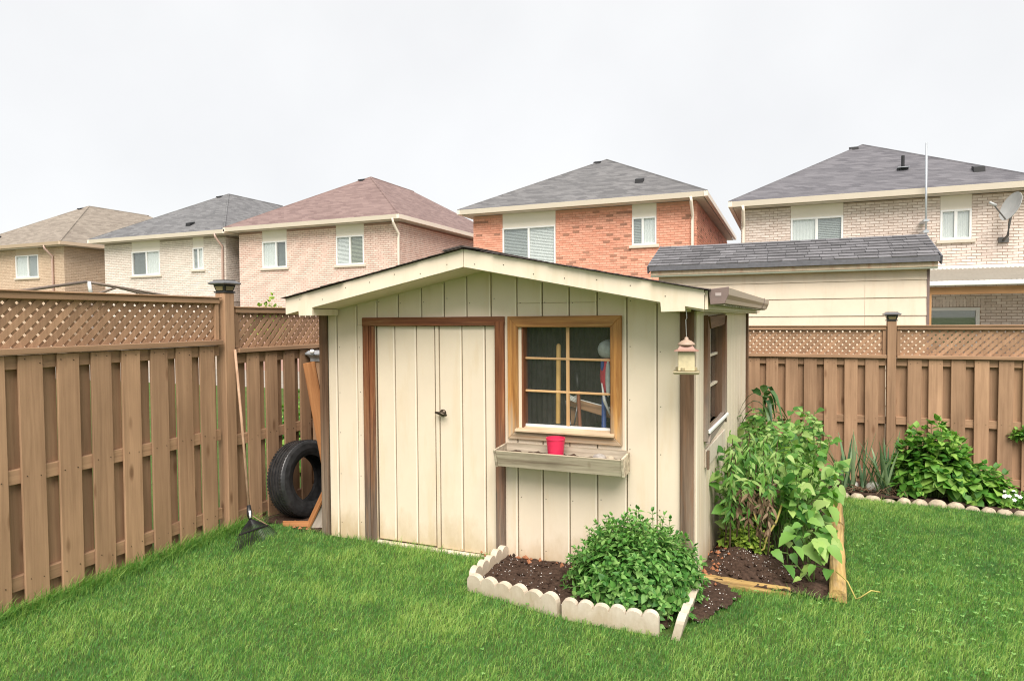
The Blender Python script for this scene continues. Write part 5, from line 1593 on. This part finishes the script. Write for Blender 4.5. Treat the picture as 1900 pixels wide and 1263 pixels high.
# tomato plants with dried lower leaves, close to the shed
tp = thing('tomato_plant', 'withering tomato plants with dry brown leaves at the shed wall', 'plant', (-0.35, 5.0, 0))
lv = []; dl = []; sm = MB()
for i in range(46):
    cx_, cy_ = random.uniform(-0.44, -0.08), random.uniform(4.85, 5.5)
    tip = Vector((cx_ + random.uniform(-0.05, 0.08), cy_ - random.uniform(0, 0.2), random.uniform(0.5, 0.86)))
    foot = Vector((cx_ * 0.9 - 0.03, cy_ + 0.05, 0.02)); mid = foot.lerp(tip, 0.6) + Vector((0, -0.05, 0.08))
    sm.tube([bez(foot, mid, tip, t) for t in (0, .3, .6, 1)], [0.006, 0.005, 0.004, 0.003], 4, cap=False)
    for q in range(26):
        t = 0.3 + 0.7 * random.random()
        p = bez(foot, mid, tip, t)
        d = Vector((random.uniform(-.9, .9), random.uniform(-1, .4), random.uniform(-1.1, 0.1)))
        s = random.uniform(0.05, 0.095)
        (lv if p.z > 0.56 or cx_ < -0.34 or random.random() < 0.15 else dl).append((p, d, Vector((random.uniform(-.6, .6), -0.7, 0.8)), s))
tag(sm.build('stems', MT['stem_brown'], tp), kind='stuff')
foliage(tp, lv, NARROW, 'vine', 200)
foliage(tp, [(p, Vector((d.x * 0.9, d.y * 0.7, -0.8 + random.uniform(-.4, .6))), u_, s * random.uniform(0.6, 1.1)) for p, d, u_, s in dl], NARROW, 'dead', 100, 'dry_leaf')
# small yellow-green weed at its foot
yw = thing('weed_clump', 'small yellow-green weeds at the foot of the tomato plants', 'weeds', (-0.2, 4.95, 0.05))
sprig_bush(yw, (-0.24, 4.98, 0.06), 0.17, 0.12, 0.2, 40, 3, 0.042, HEART, 'yellowleaf', 60, zmin=0.1)
sprig_bush(yw, (-0.36, 5.05, 0.05), 0.1, 0.1, 0.24, 22, 3, 0.05, HEART, 'yellowleaf', 0, zmin=0.1)

# large-leaved squash spilling over the timber
sq = thing('squash_plant', 'large-leaved pale green squash plant beside the landscape timber', 'plant', (0.1, 4.9, 0))
spots = []
for i in range(44):
    t = random.random()
    spots.append((0.0 + 0.27 * random.random() + 0.03 * t, 4.66 + 0.85 * t, 0.15 + 0.40 * t + random.uniform(-0.08, 0.13)))
spots += [(0.30, 5.3, 0.36), (0.34, 5.6, 0.42), (0.36, 5.9, 0.30), (0.33, 5.2, 0.22), (0.38, 6.1, 0.45), (0.30, 5.05, 0.2), (0.0, 4.58, 0.14), (0.09, 4.55, 0.08), (0.17, 4.56, 0.17), (0.05, 4.64, 0.25), (-0.07, 4.72, 0.18), (0.22, 4.62, 0.27), (0.15, 4.66, 0.34)]
sm = MB()
for (x_, y_, z_) in spots:
    c0 = Vector((0.13 + 0.05 * random.uniform(-1, 1), y_ + 0.15, max(0.0, z_ - 0.16)))
    p = Vector((x_, y_, z_))
    sm.tube([c0, c0.lerp(p, 0.5) + Vector((0, 0, 0.05)), p], [0.006, 0.005, 0.004], 5, cap=False)
    az_ = random.uniform(-2.7, -0.4)
    d = Vector((math.cos(az_), math.sin(az_), random.uniform(-0.75, 0.1)))
    foliage(sq, [(p, d, Vector((random.uniform(-.7, .7), random.uniform(-0.6, 0.1), 1.0)), random.choice((0.055, 0.075, 0.095, 0.115, 0.135, 0.15)))], LOBED, 'squash', 1)
tag(sm.build('stems', MT['stem'], sq), kind='stuff')
MB().tube([(-0.02, 5.05, 0.42), (-0.06, 5.0, 0.30), (-0.12, 4.95, 0.20), (-0.14, 4.92, 0.12), (-0.2, 4.9, 0.08)], 0.008, 6).build('dry_runner', MT['stem_yellow'], sq, smooth=True)
MB().tube([(-0.14, 4.92, 0.12), (-0.18, 5.0, 0.24), (-0.22, 5.05, 0.36)], 0.006, 6).build('dry_runner', MT['stem_yellow'], sq, smooth=True)
MB().tube([(0.30, 4.62, 0.13), (0.36, 4.55, 0.10), (0.40, 4.46, 0.03), (0.42, 4.42, 0.06), (0.48, 4.45, 0.10), (0.53, 4.47, 0.09)], 0.0045, 5).build('dry_runner', MT['stem_yellow'], sq, smooth=True)

def ribbon(pts, wid, fold=0.25, side=None):
    """a strap leaf along pts, wid per point"""
    pts = [Vector(p) for p in pts]
    v, f = [], []
    for i, p in enumerate(pts):
        d = (pts[min(i + 1, len(pts) - 1)] - pts[max(0, i - 1)]).normalized()
        s = side or d.cross(Vector((0, 0, 1)))
        s = (s - d * s.dot(d)).normalized() if s.length > 1e-3 else Vector((1, 0, 0))
        nn = s.cross(d).normalized()
        w_ = wid[i] / 2
        v += [p - s * w_ + nn * w_ * fold, p, p + s * w_ + nn * w_ * fold]
    for i in range(len(pts) - 1):
        a = i * 3
        f += [(a, a + 1, a + 4, a + 3), (a + 1, a + 2, a + 5, a + 4)]
    return MB().add(v, f)

# maize-like plant at the shed's back corner
cn = thing('maize_plant', 'dark arching strap-leaved maize plant at the back corner of the shed', 'plant', (-0.18, 6.65, 0))
MB().tube([(-0.17, 6.65, -0.1), (-0.18, 6.64, 0.6), (-0.2, 6.62, 1.02)], [0.016, 0.013, 0.008], 8).build('stalk', MT['stem'], cn, smooth=True)
for i in range(13):
    az = i * 2.2 + random.uniform(-.3, .3)
    z0 = 0.72 + 0.026 * i
    L = random.uniform(0.42, 0.58)
    o_ = Vector((-0.19, 6.63, z0)); dr = Vector((math.cos(az), math.sin(az) * 0.8, 0))
    pts = [o_ + dr * (L * 0.55 * t) + Vector((0, 0, L * (0.75 * t - 1.15 * t * t))) for t in (0, .2, .4, .6, .8, 1)]
    ribbon(pts, [0.02, 0.04, 0.046, 0.04, 0.024, 0.004]).build('leaf', MT['corn'], cn, smooth=True)
for (dx, dz, wd) in ((0.0, 0.14, 0.06), (0.035, 0.06, 0.055), (-0.06, 0.08, 0.055), (0.02, 0.0, 0.05)):
    o_ = Vector((-0.2 + dx * 0.4, 6.6, 0.98 + dz * 0.5))
    pts = [o_ + Vector((dx * t * 1.4, -0.04 * t, (0.12 + dz * 0.3) * t - 0.09 * t * t)) for t in (0, .3, .6, .85, 1)]
    ribbon(pts, [0.02, wd, wd * 1.1, wd * 0.7, 0.008], 0.3, Vector((1, 0.3, 0))).build('leaf', MT['corn'], cn, smooth=True)

# bluish strap-leaved clump in the back bed
lk = thing('leek_clump', 'clump of upright bluish strap leaves by the back fence', 'plant', (0.8, 8.15, -0.2))
for i in range(46):
    bx, by = random.choice(((0.66, 8.17), (0.98, 8.13), (0.82, 8.2)))
    bx += random.uniform(-0.07, 0.07); by += random.uniform(-0.06, 0.05)
    az = random.uniform(0, 6.28); L = random.uniform(0.42, 0.74); lean = random.uniform(0.08, 0.5)
    dr = Vector((math.cos(az), math.sin(az) * 0.6, 0)); bend = random.uniform(0, 0.35) if lean > 0.3 else 0.02
    o_ = Vector((bx, by, gzf(bx, by) + 0.02))
    pts = [o_ + dr * (L * lean * t * (1 + 0.5 * bend * t)) + Vector((0, 0, L * (t - bend * t * t))) for t in (0, .25, .5, .75, 1)]
    ribbon(pts, [0.026, 0.036, 0.034, 0.025, 0.003], 0.35).build('leaf', MT['leek'], lk, smooth=True)
sm = MB()
for i in range(90):
    x_, y_ = random.uniform(0.55, 1.25), random.uniform(7.98, 8.3)
    a = random.uniform(0, 6.28)
    p = Vector((x_, y_, gzf(x_, y_) + random.uniform(0.02, 0.1)))
    sm.tube([p, p + Vector((0.07 * math.cos(a), 0.07 * math.sin(a), random.uniform(-.03, .05))), p + Vector((0.14 * math.cos(a), 0.14 * math.sin(a), random.uniform(-.04, .02)))], 0.004, 4, cap=False)
tag(sm.build('dry_stalks', MT['dead']), 'dry brown stalks littering the back bed', 'plant litter', kind='stuff')

# broad-leaved shrub
hy = thing('broadleaf_shrub', 'round bright green broad-leaved shrub at the back fence', 'shrub', (1.56, 8.2, -0.2))
sprig_bush(hy, (1.47, 8.22, -0.2), 0.46, 0.36, 0.78, 110, 4, 0.125, BROAD, 'hydra', 260, zmin=0.08, spread=0.35, t0=0.45, lump=0.12, srad=0.006)
sprig_bush(hy, (1.86, 8.15, -0.22), 0.34, 0.28, 0.42, 48, 4, 0.11, BROAD, 'hydra', 40, zmin=0.05, spread=0.35, t0=0.4, lump=0.15, srad=0.005)
# flowering ground cover at the right edge
fw_ = thing('flowering_plant', 'low plant with white flowers at the right end of the stone row', 'plant', (2.15, 8.05, -0.2))
sprig_bush(fw_, (2.28, 8.05, -0.22), 0.34, 0.2, 0.2, 60, 4, 0.06, HEART, 'hydra', 120, zmin=0.05)
for i in range(14):
    x_, y_, z_ = random.uniform(1.98, 2.5), random.uniform(7.85, 8.05), random.uniform(-0.08, 0.0)
    for q in range(5):
        a = q * 1.257
        put('petal', MB().add([(0, 0, 0), (0.012, 0.008, 0.003), (0.022, 0, 0.004), (0.012, -0.008, 0.003)], [(0, 1, 2, 3)]).mesh('petal', MT['petal']) if (i == 0 and q == 0) else bpy.data.meshes['petal'],
            fw_, Matrix.Translation((x_, y_, z_)) @ Matrix.Rotation(R(50), 4, 'X') @ Matrix.Rotation(a, 4, 'Z'))
fv = thing('fence_creeper', 'sprig of creeper leaves on the back fence at the right edge', 'creeper', (2.42, 8.86, 0.3))
sprig_bush(fv, (2.44, 8.87, 0.36), 0.16, 0.05, 0.16, 16, 3, 0.06, HEART, 'hydra', 40, zmin=0.1)

# top of a young tree behind the left fence
tr = thing('young_tree', 'small bright green treetop peeking over the left fence', 'tree', (-7.0, 7.53, -0.2))
MB().tube([(-7.0, 7.53, -0.3), (-7.02, 7.55, 1.0), (-7.0, 7.53, 1.8)], [0.035, 0.028, 0.012], 8).build('trunk', MT['bark'], tr, smooth=True)
sprig_bush(tr, (-7.0, 7.53, 1.45), 0.3, 0.3, 0.6, 40, 4, 0.10, BROAD, 'yellowleaf', 40, zmin=0.1, spread=0.1)
for (bx, by, bh) in ((-5.6, 6.6, 0.9), (-5.9, 8.0, 1.1)):
    sb_ = thing('garden_shrub', 'green shrub glimpsed through the gaps of the left fence' if bh < 1 else 'larger shrub in the neighbouring yard behind the left fence', 'shrub', (bx, by, -0.15))
    sprig_bush(sb_, (bx, by, -0.15), 0.5, 0.5, bh, 60, 5, 0.11, BROAD, 'hydra', 0, zmin=0.05)

# ------------------------------------------------------------------ lawn
cy_, sy_ = math.cos(R(YAW)), math.sin(R(YAW))
def lawn_mask(x, y):
    cxm = x * cy_ + y * sy_; czm = -x * sy_ + y * cy_
    m = (np.abs(cxm) < 0.9 * czm + 0.8) & (czm > 1.5) & (x > -4.30) & (y < border_y(x) - 0.02)
    m &= ~((x > XL - 0.0) & (x < XR + 0.03) & (y > YS - 0.015))
    m &= ~((x <= XL) & (y > 4.42 + 0.06 * np.sin(11 * x)))
    m &= ~(in_front_bed(x, y) | in_bare(x, y, 0.72))
    m &= ~((x > -0.56) & (x < 0.37 + 0.055 * (y - 4.49)) & (y > 4.44))
    ed = ((np.abs(x + 1.9) < 0.03) & (y > 3.8) & (y < YS))
    m &= ~ed
    m &= ~((x > -1.9) & (x < -0.5) & (y > 3.60) & (y < 3.72) & (np.abs(y - np.where(x < -1.21, 3.80 + (x + 1.88) * (-0.224), 3.65)) < 0.03))
    # thin worn spots
    return m
def vnoise(x, y, cell, seed):
    """smooth random patches about cell metres across"""
    g = np.random.default_rng(seed).normal(size=(128, 128))
    u, v = x / cell + 500, y / cell + 500
    i, j = np.floor(u).astype(int), np.floor(v).astype(int)
    fu, fv = u - i, v - j
    fu, fv = fu * fu * (3 - 2 * fu), fv * fv * (3 - 2 * fv)
    G_ = lambda a, b: g[a % 128, b % 128]
    return (G_(i, j) * (1 - fu) * (1 - fv) + G_(i + 1, j) * fu * (1 - fv) + G_(i, j + 1) * (1 - fu) * fv + G_(i + 1, j + 1) * fu * fv)
def patch(x, y):
    return 0.45 * vnoise(x, y, 0.9, 1) + 0.5 * vnoise(x, y, 0.33, 2) + 0.5 * vnoise(x, y, 0.12, 3) + 0.35 * vnoise(x, y, 0.05, 4)
def make_grass():
    N = 960000
    x = rng.uniform(-4.3, 4.8, N); y = rng.uniform(0.8, 7.95, N)
    m = lawn_mask(x, y)
    x, y = x[m], y[m]
    d = np.hypot(x, y)
    keep = rng.random(len(x)) < np.clip(1.25 - 0.09 * d, 0.55, 1.0)
    x, y = x[keep], y[keep]
    # clumping: nudge blades together
    n_ = len(x)
    x = x + 0.012 * np.sin(97 * y + 31 * x); y = y + 0.012 * np.sin(89 * x - 23 * y)
    pt = patch(x, y)
    h = rng.normal(0.031, 0.010, n_) * (1 + 0.22 * np.clip(pt, -1.5, 1.5))
    near_fence = np.exp(-((x + 4.28) / 0.13) ** 2) + 0.9 * np.exp(-((y - 4.40) / 0.05) ** 2) * (x > -0.1) * (x < 0.4) + 0.5 * np.exp(-((y - YS + 0.02) / 0.05) ** 2) * (x < -1.9) * (x > -3.5)
    h = np.clip(h * (1 + 1.5 * near_fence * rng.random(n_)), 0.014, 0.16)
    w = rng.uniform(0.0018, 0.0038, n_)
    az = rng.uniform(0, 2 * np.pi, n_)
    lean = np.abs(rng.normal(0.5, 0.45, n_)) + 0.1
    flow = 0.9 * np.sin(1.7 * x + 0.8 * y) + 2.0
    dirx = np.cos(az) + 0.06 * np.cos(flow); diry = np.sin(az) + 0.06 * np.sin(flow)
    fx, fy = -np.sin(az + 1.0), np.cos(az + 1.0)
    z = gz(x, y)
    P0 = np.stack([x, y, z - 0.004], -1)
    P1 = np.stack([x + dirx * lean * h * 0.35, y + diry * lean * h * 0.35, z + h * 0.6], -1)
    P2_ = np.stack([x + dirx * lean * h, y + diry * lean * h, z + h * (1 - 0.25 * np.minimum(lean, 1.5))], -1)
    S = np.stack([fx * w / 2, fy * w / 2, np.zeros(n_)], -1)
    V = np.stack([P0 - S, P0 + S, P1 + S * 0.85, P1 - S * 0.85, P2_], 1).reshape(-1, 3)
    b = np.arange(n_) * 5
    quads = np.stack([b, b + 1, b + 2, b + 3], -1); tris = np.stack([b + 3, b + 2, b + 4], -1)
    loops = np.concatenate([quads, tris], 1).reshape(-1)
    me = bpy.data.meshes.new("grass")
    me.vertices.add(len(V)); me.vertices.foreach_set("co", V.reshape(-1).astype(np.float32))
    me.loops.add(len(loops)); me.loops.foreach_set("vertex_index", loops.astype(np.int32))
    ls = np.stack([np.arange(n_) * 7, np.arange(n_) * 7 + 4], -1).reshape(-1)
    lt = np.tile([4, 3], n_)
    me.polygons.add(n_ * 2); me.polygons.foreach_set("loop_start", ls.astype(np.int32)); me.polygons.foreach_set("loop_total", lt.astype(np.int32))
    r = np.clip(0.45 + 0.17 * pt + rng.normal(0, 0.2, n_), 0.02, 0.80)
    dry = 0.012 + 0.30 * np.clip(vnoise(x, y, 0.22, 9) - 0.9, 0, 1) * (0.35 + np.exp(-((x + 4.1) / 0.45) ** 2) + np.exp(-((y - 4.25) / 0.2) ** 2) * (x < -2.6))
    r = np.where(rng.random(n_) < dry, 1.0, r)
    a = me.attributes.new("rnd", 'FLOAT', 'FACE'); a.data.foreach_set("value", np.repeat(r, 2).astype(np.float32))
    me.materials.append(MT['grass'])
    me.update(); me.validate()
    print('grass blades', n_)
    o = put("grass", me)
    tag(o, 'green mown lawn grass covering the yard', 'grass', kind='stuff')
    return o
make_grass()
# the leaf material adds the object's own random number; the lawn has its own attribute-only variant
gm = MT['grass']
nt = gm.node_tree
for n_ in nt.nodes:
    if n_.type == 'MATH' and n_.operation == 'ADD' and any(l.from_node.type == 'OBJECT_INFO' for i_ in n_.inputs for l in i_.links):
        for i_ in n_.inputs:
            for l in list(i_.links):
                if l.from_node.type == 'OBJECT_INFO': nt.links.remove(l)
        n_.inputs[1].default_value = 0.0

# clover among the grass
cm = MB()
for _ in range(900):
    x_, y_ = random.gauss(1.2, 0.9), random.gauss(4.9, 0.9)
    if random.random() < 0.35: x_, y_ = random.uniform(-4, 3), random.uniform(2, 7.5)
    if not bool(lawn_mask(np.array(x_), np.array(y_))): continue
    z_ = gzf(x_, y_) + random.uniform(0.028, 0.045)
    r0 = random.uniform(0, 6.28); s = random.uniform(0.004, 0.008); rr = random.random()
    for q in range(3):
        a = r0 + q * 2.094
        c0 = (x_ + s * math.cos(a), y_ + s * math.sin(a))
        pts = [(c0[0] + s * 0.9 * math.cos(t), c0[1] + s * 0.9 * math.sin(t), z_ + 0.002 * math.sin(2 * t)) for t in np.linspace(0, 2 * math.pi, 7)[:-1]]
        cm.add(pts, [tuple(range(6))], rr)
tag(cm.build('clover', MT['mint'], rnd=True), 'small clover leaves scattered through the lawn', 'clover', kind='stuff')
# long uncut grass at the foot of the left fence
tg = MB()
for i in range(2600):
    y_ = random.uniform(2.0, 4.35); x_ = -4.27 + abs(random.gauss(0, 0.07))
    L = random.uniform(0.05, 0.17); az = random.uniform(-1.2, 1.6); le = random.uniform(0.2, 1.1)
    dr = Vector((math.cos(az), math.sin(az), 0)); o_ = Vector((x_, y_, gzf(x_, y_)))
    p = [o_ + dr * L * le * t * t + Vector((0, 0, L * (t - 0.45 * le * t * t))) for t in (0, 0.4, 0.75, 1)]
    s = Vector((-dr.y, dr.x, 0)) * random.uniform(0.0014, 0.0026)
    tg.add([p[0] - s, p[0] + s, p[1] + s, p[1] - s, p[2] + s * 0.7, p[2] - s * 0.7, p[3]], [(0, 1, 2, 3), (3, 2, 4, 5), (5, 4, 6)], random.uniform(0.25, 0.75))
tag(tg.build('long_grass', MT['grass'], rnd=True), 'longer uncut grass along the foot of the left fence', 'grass', kind='stuff')
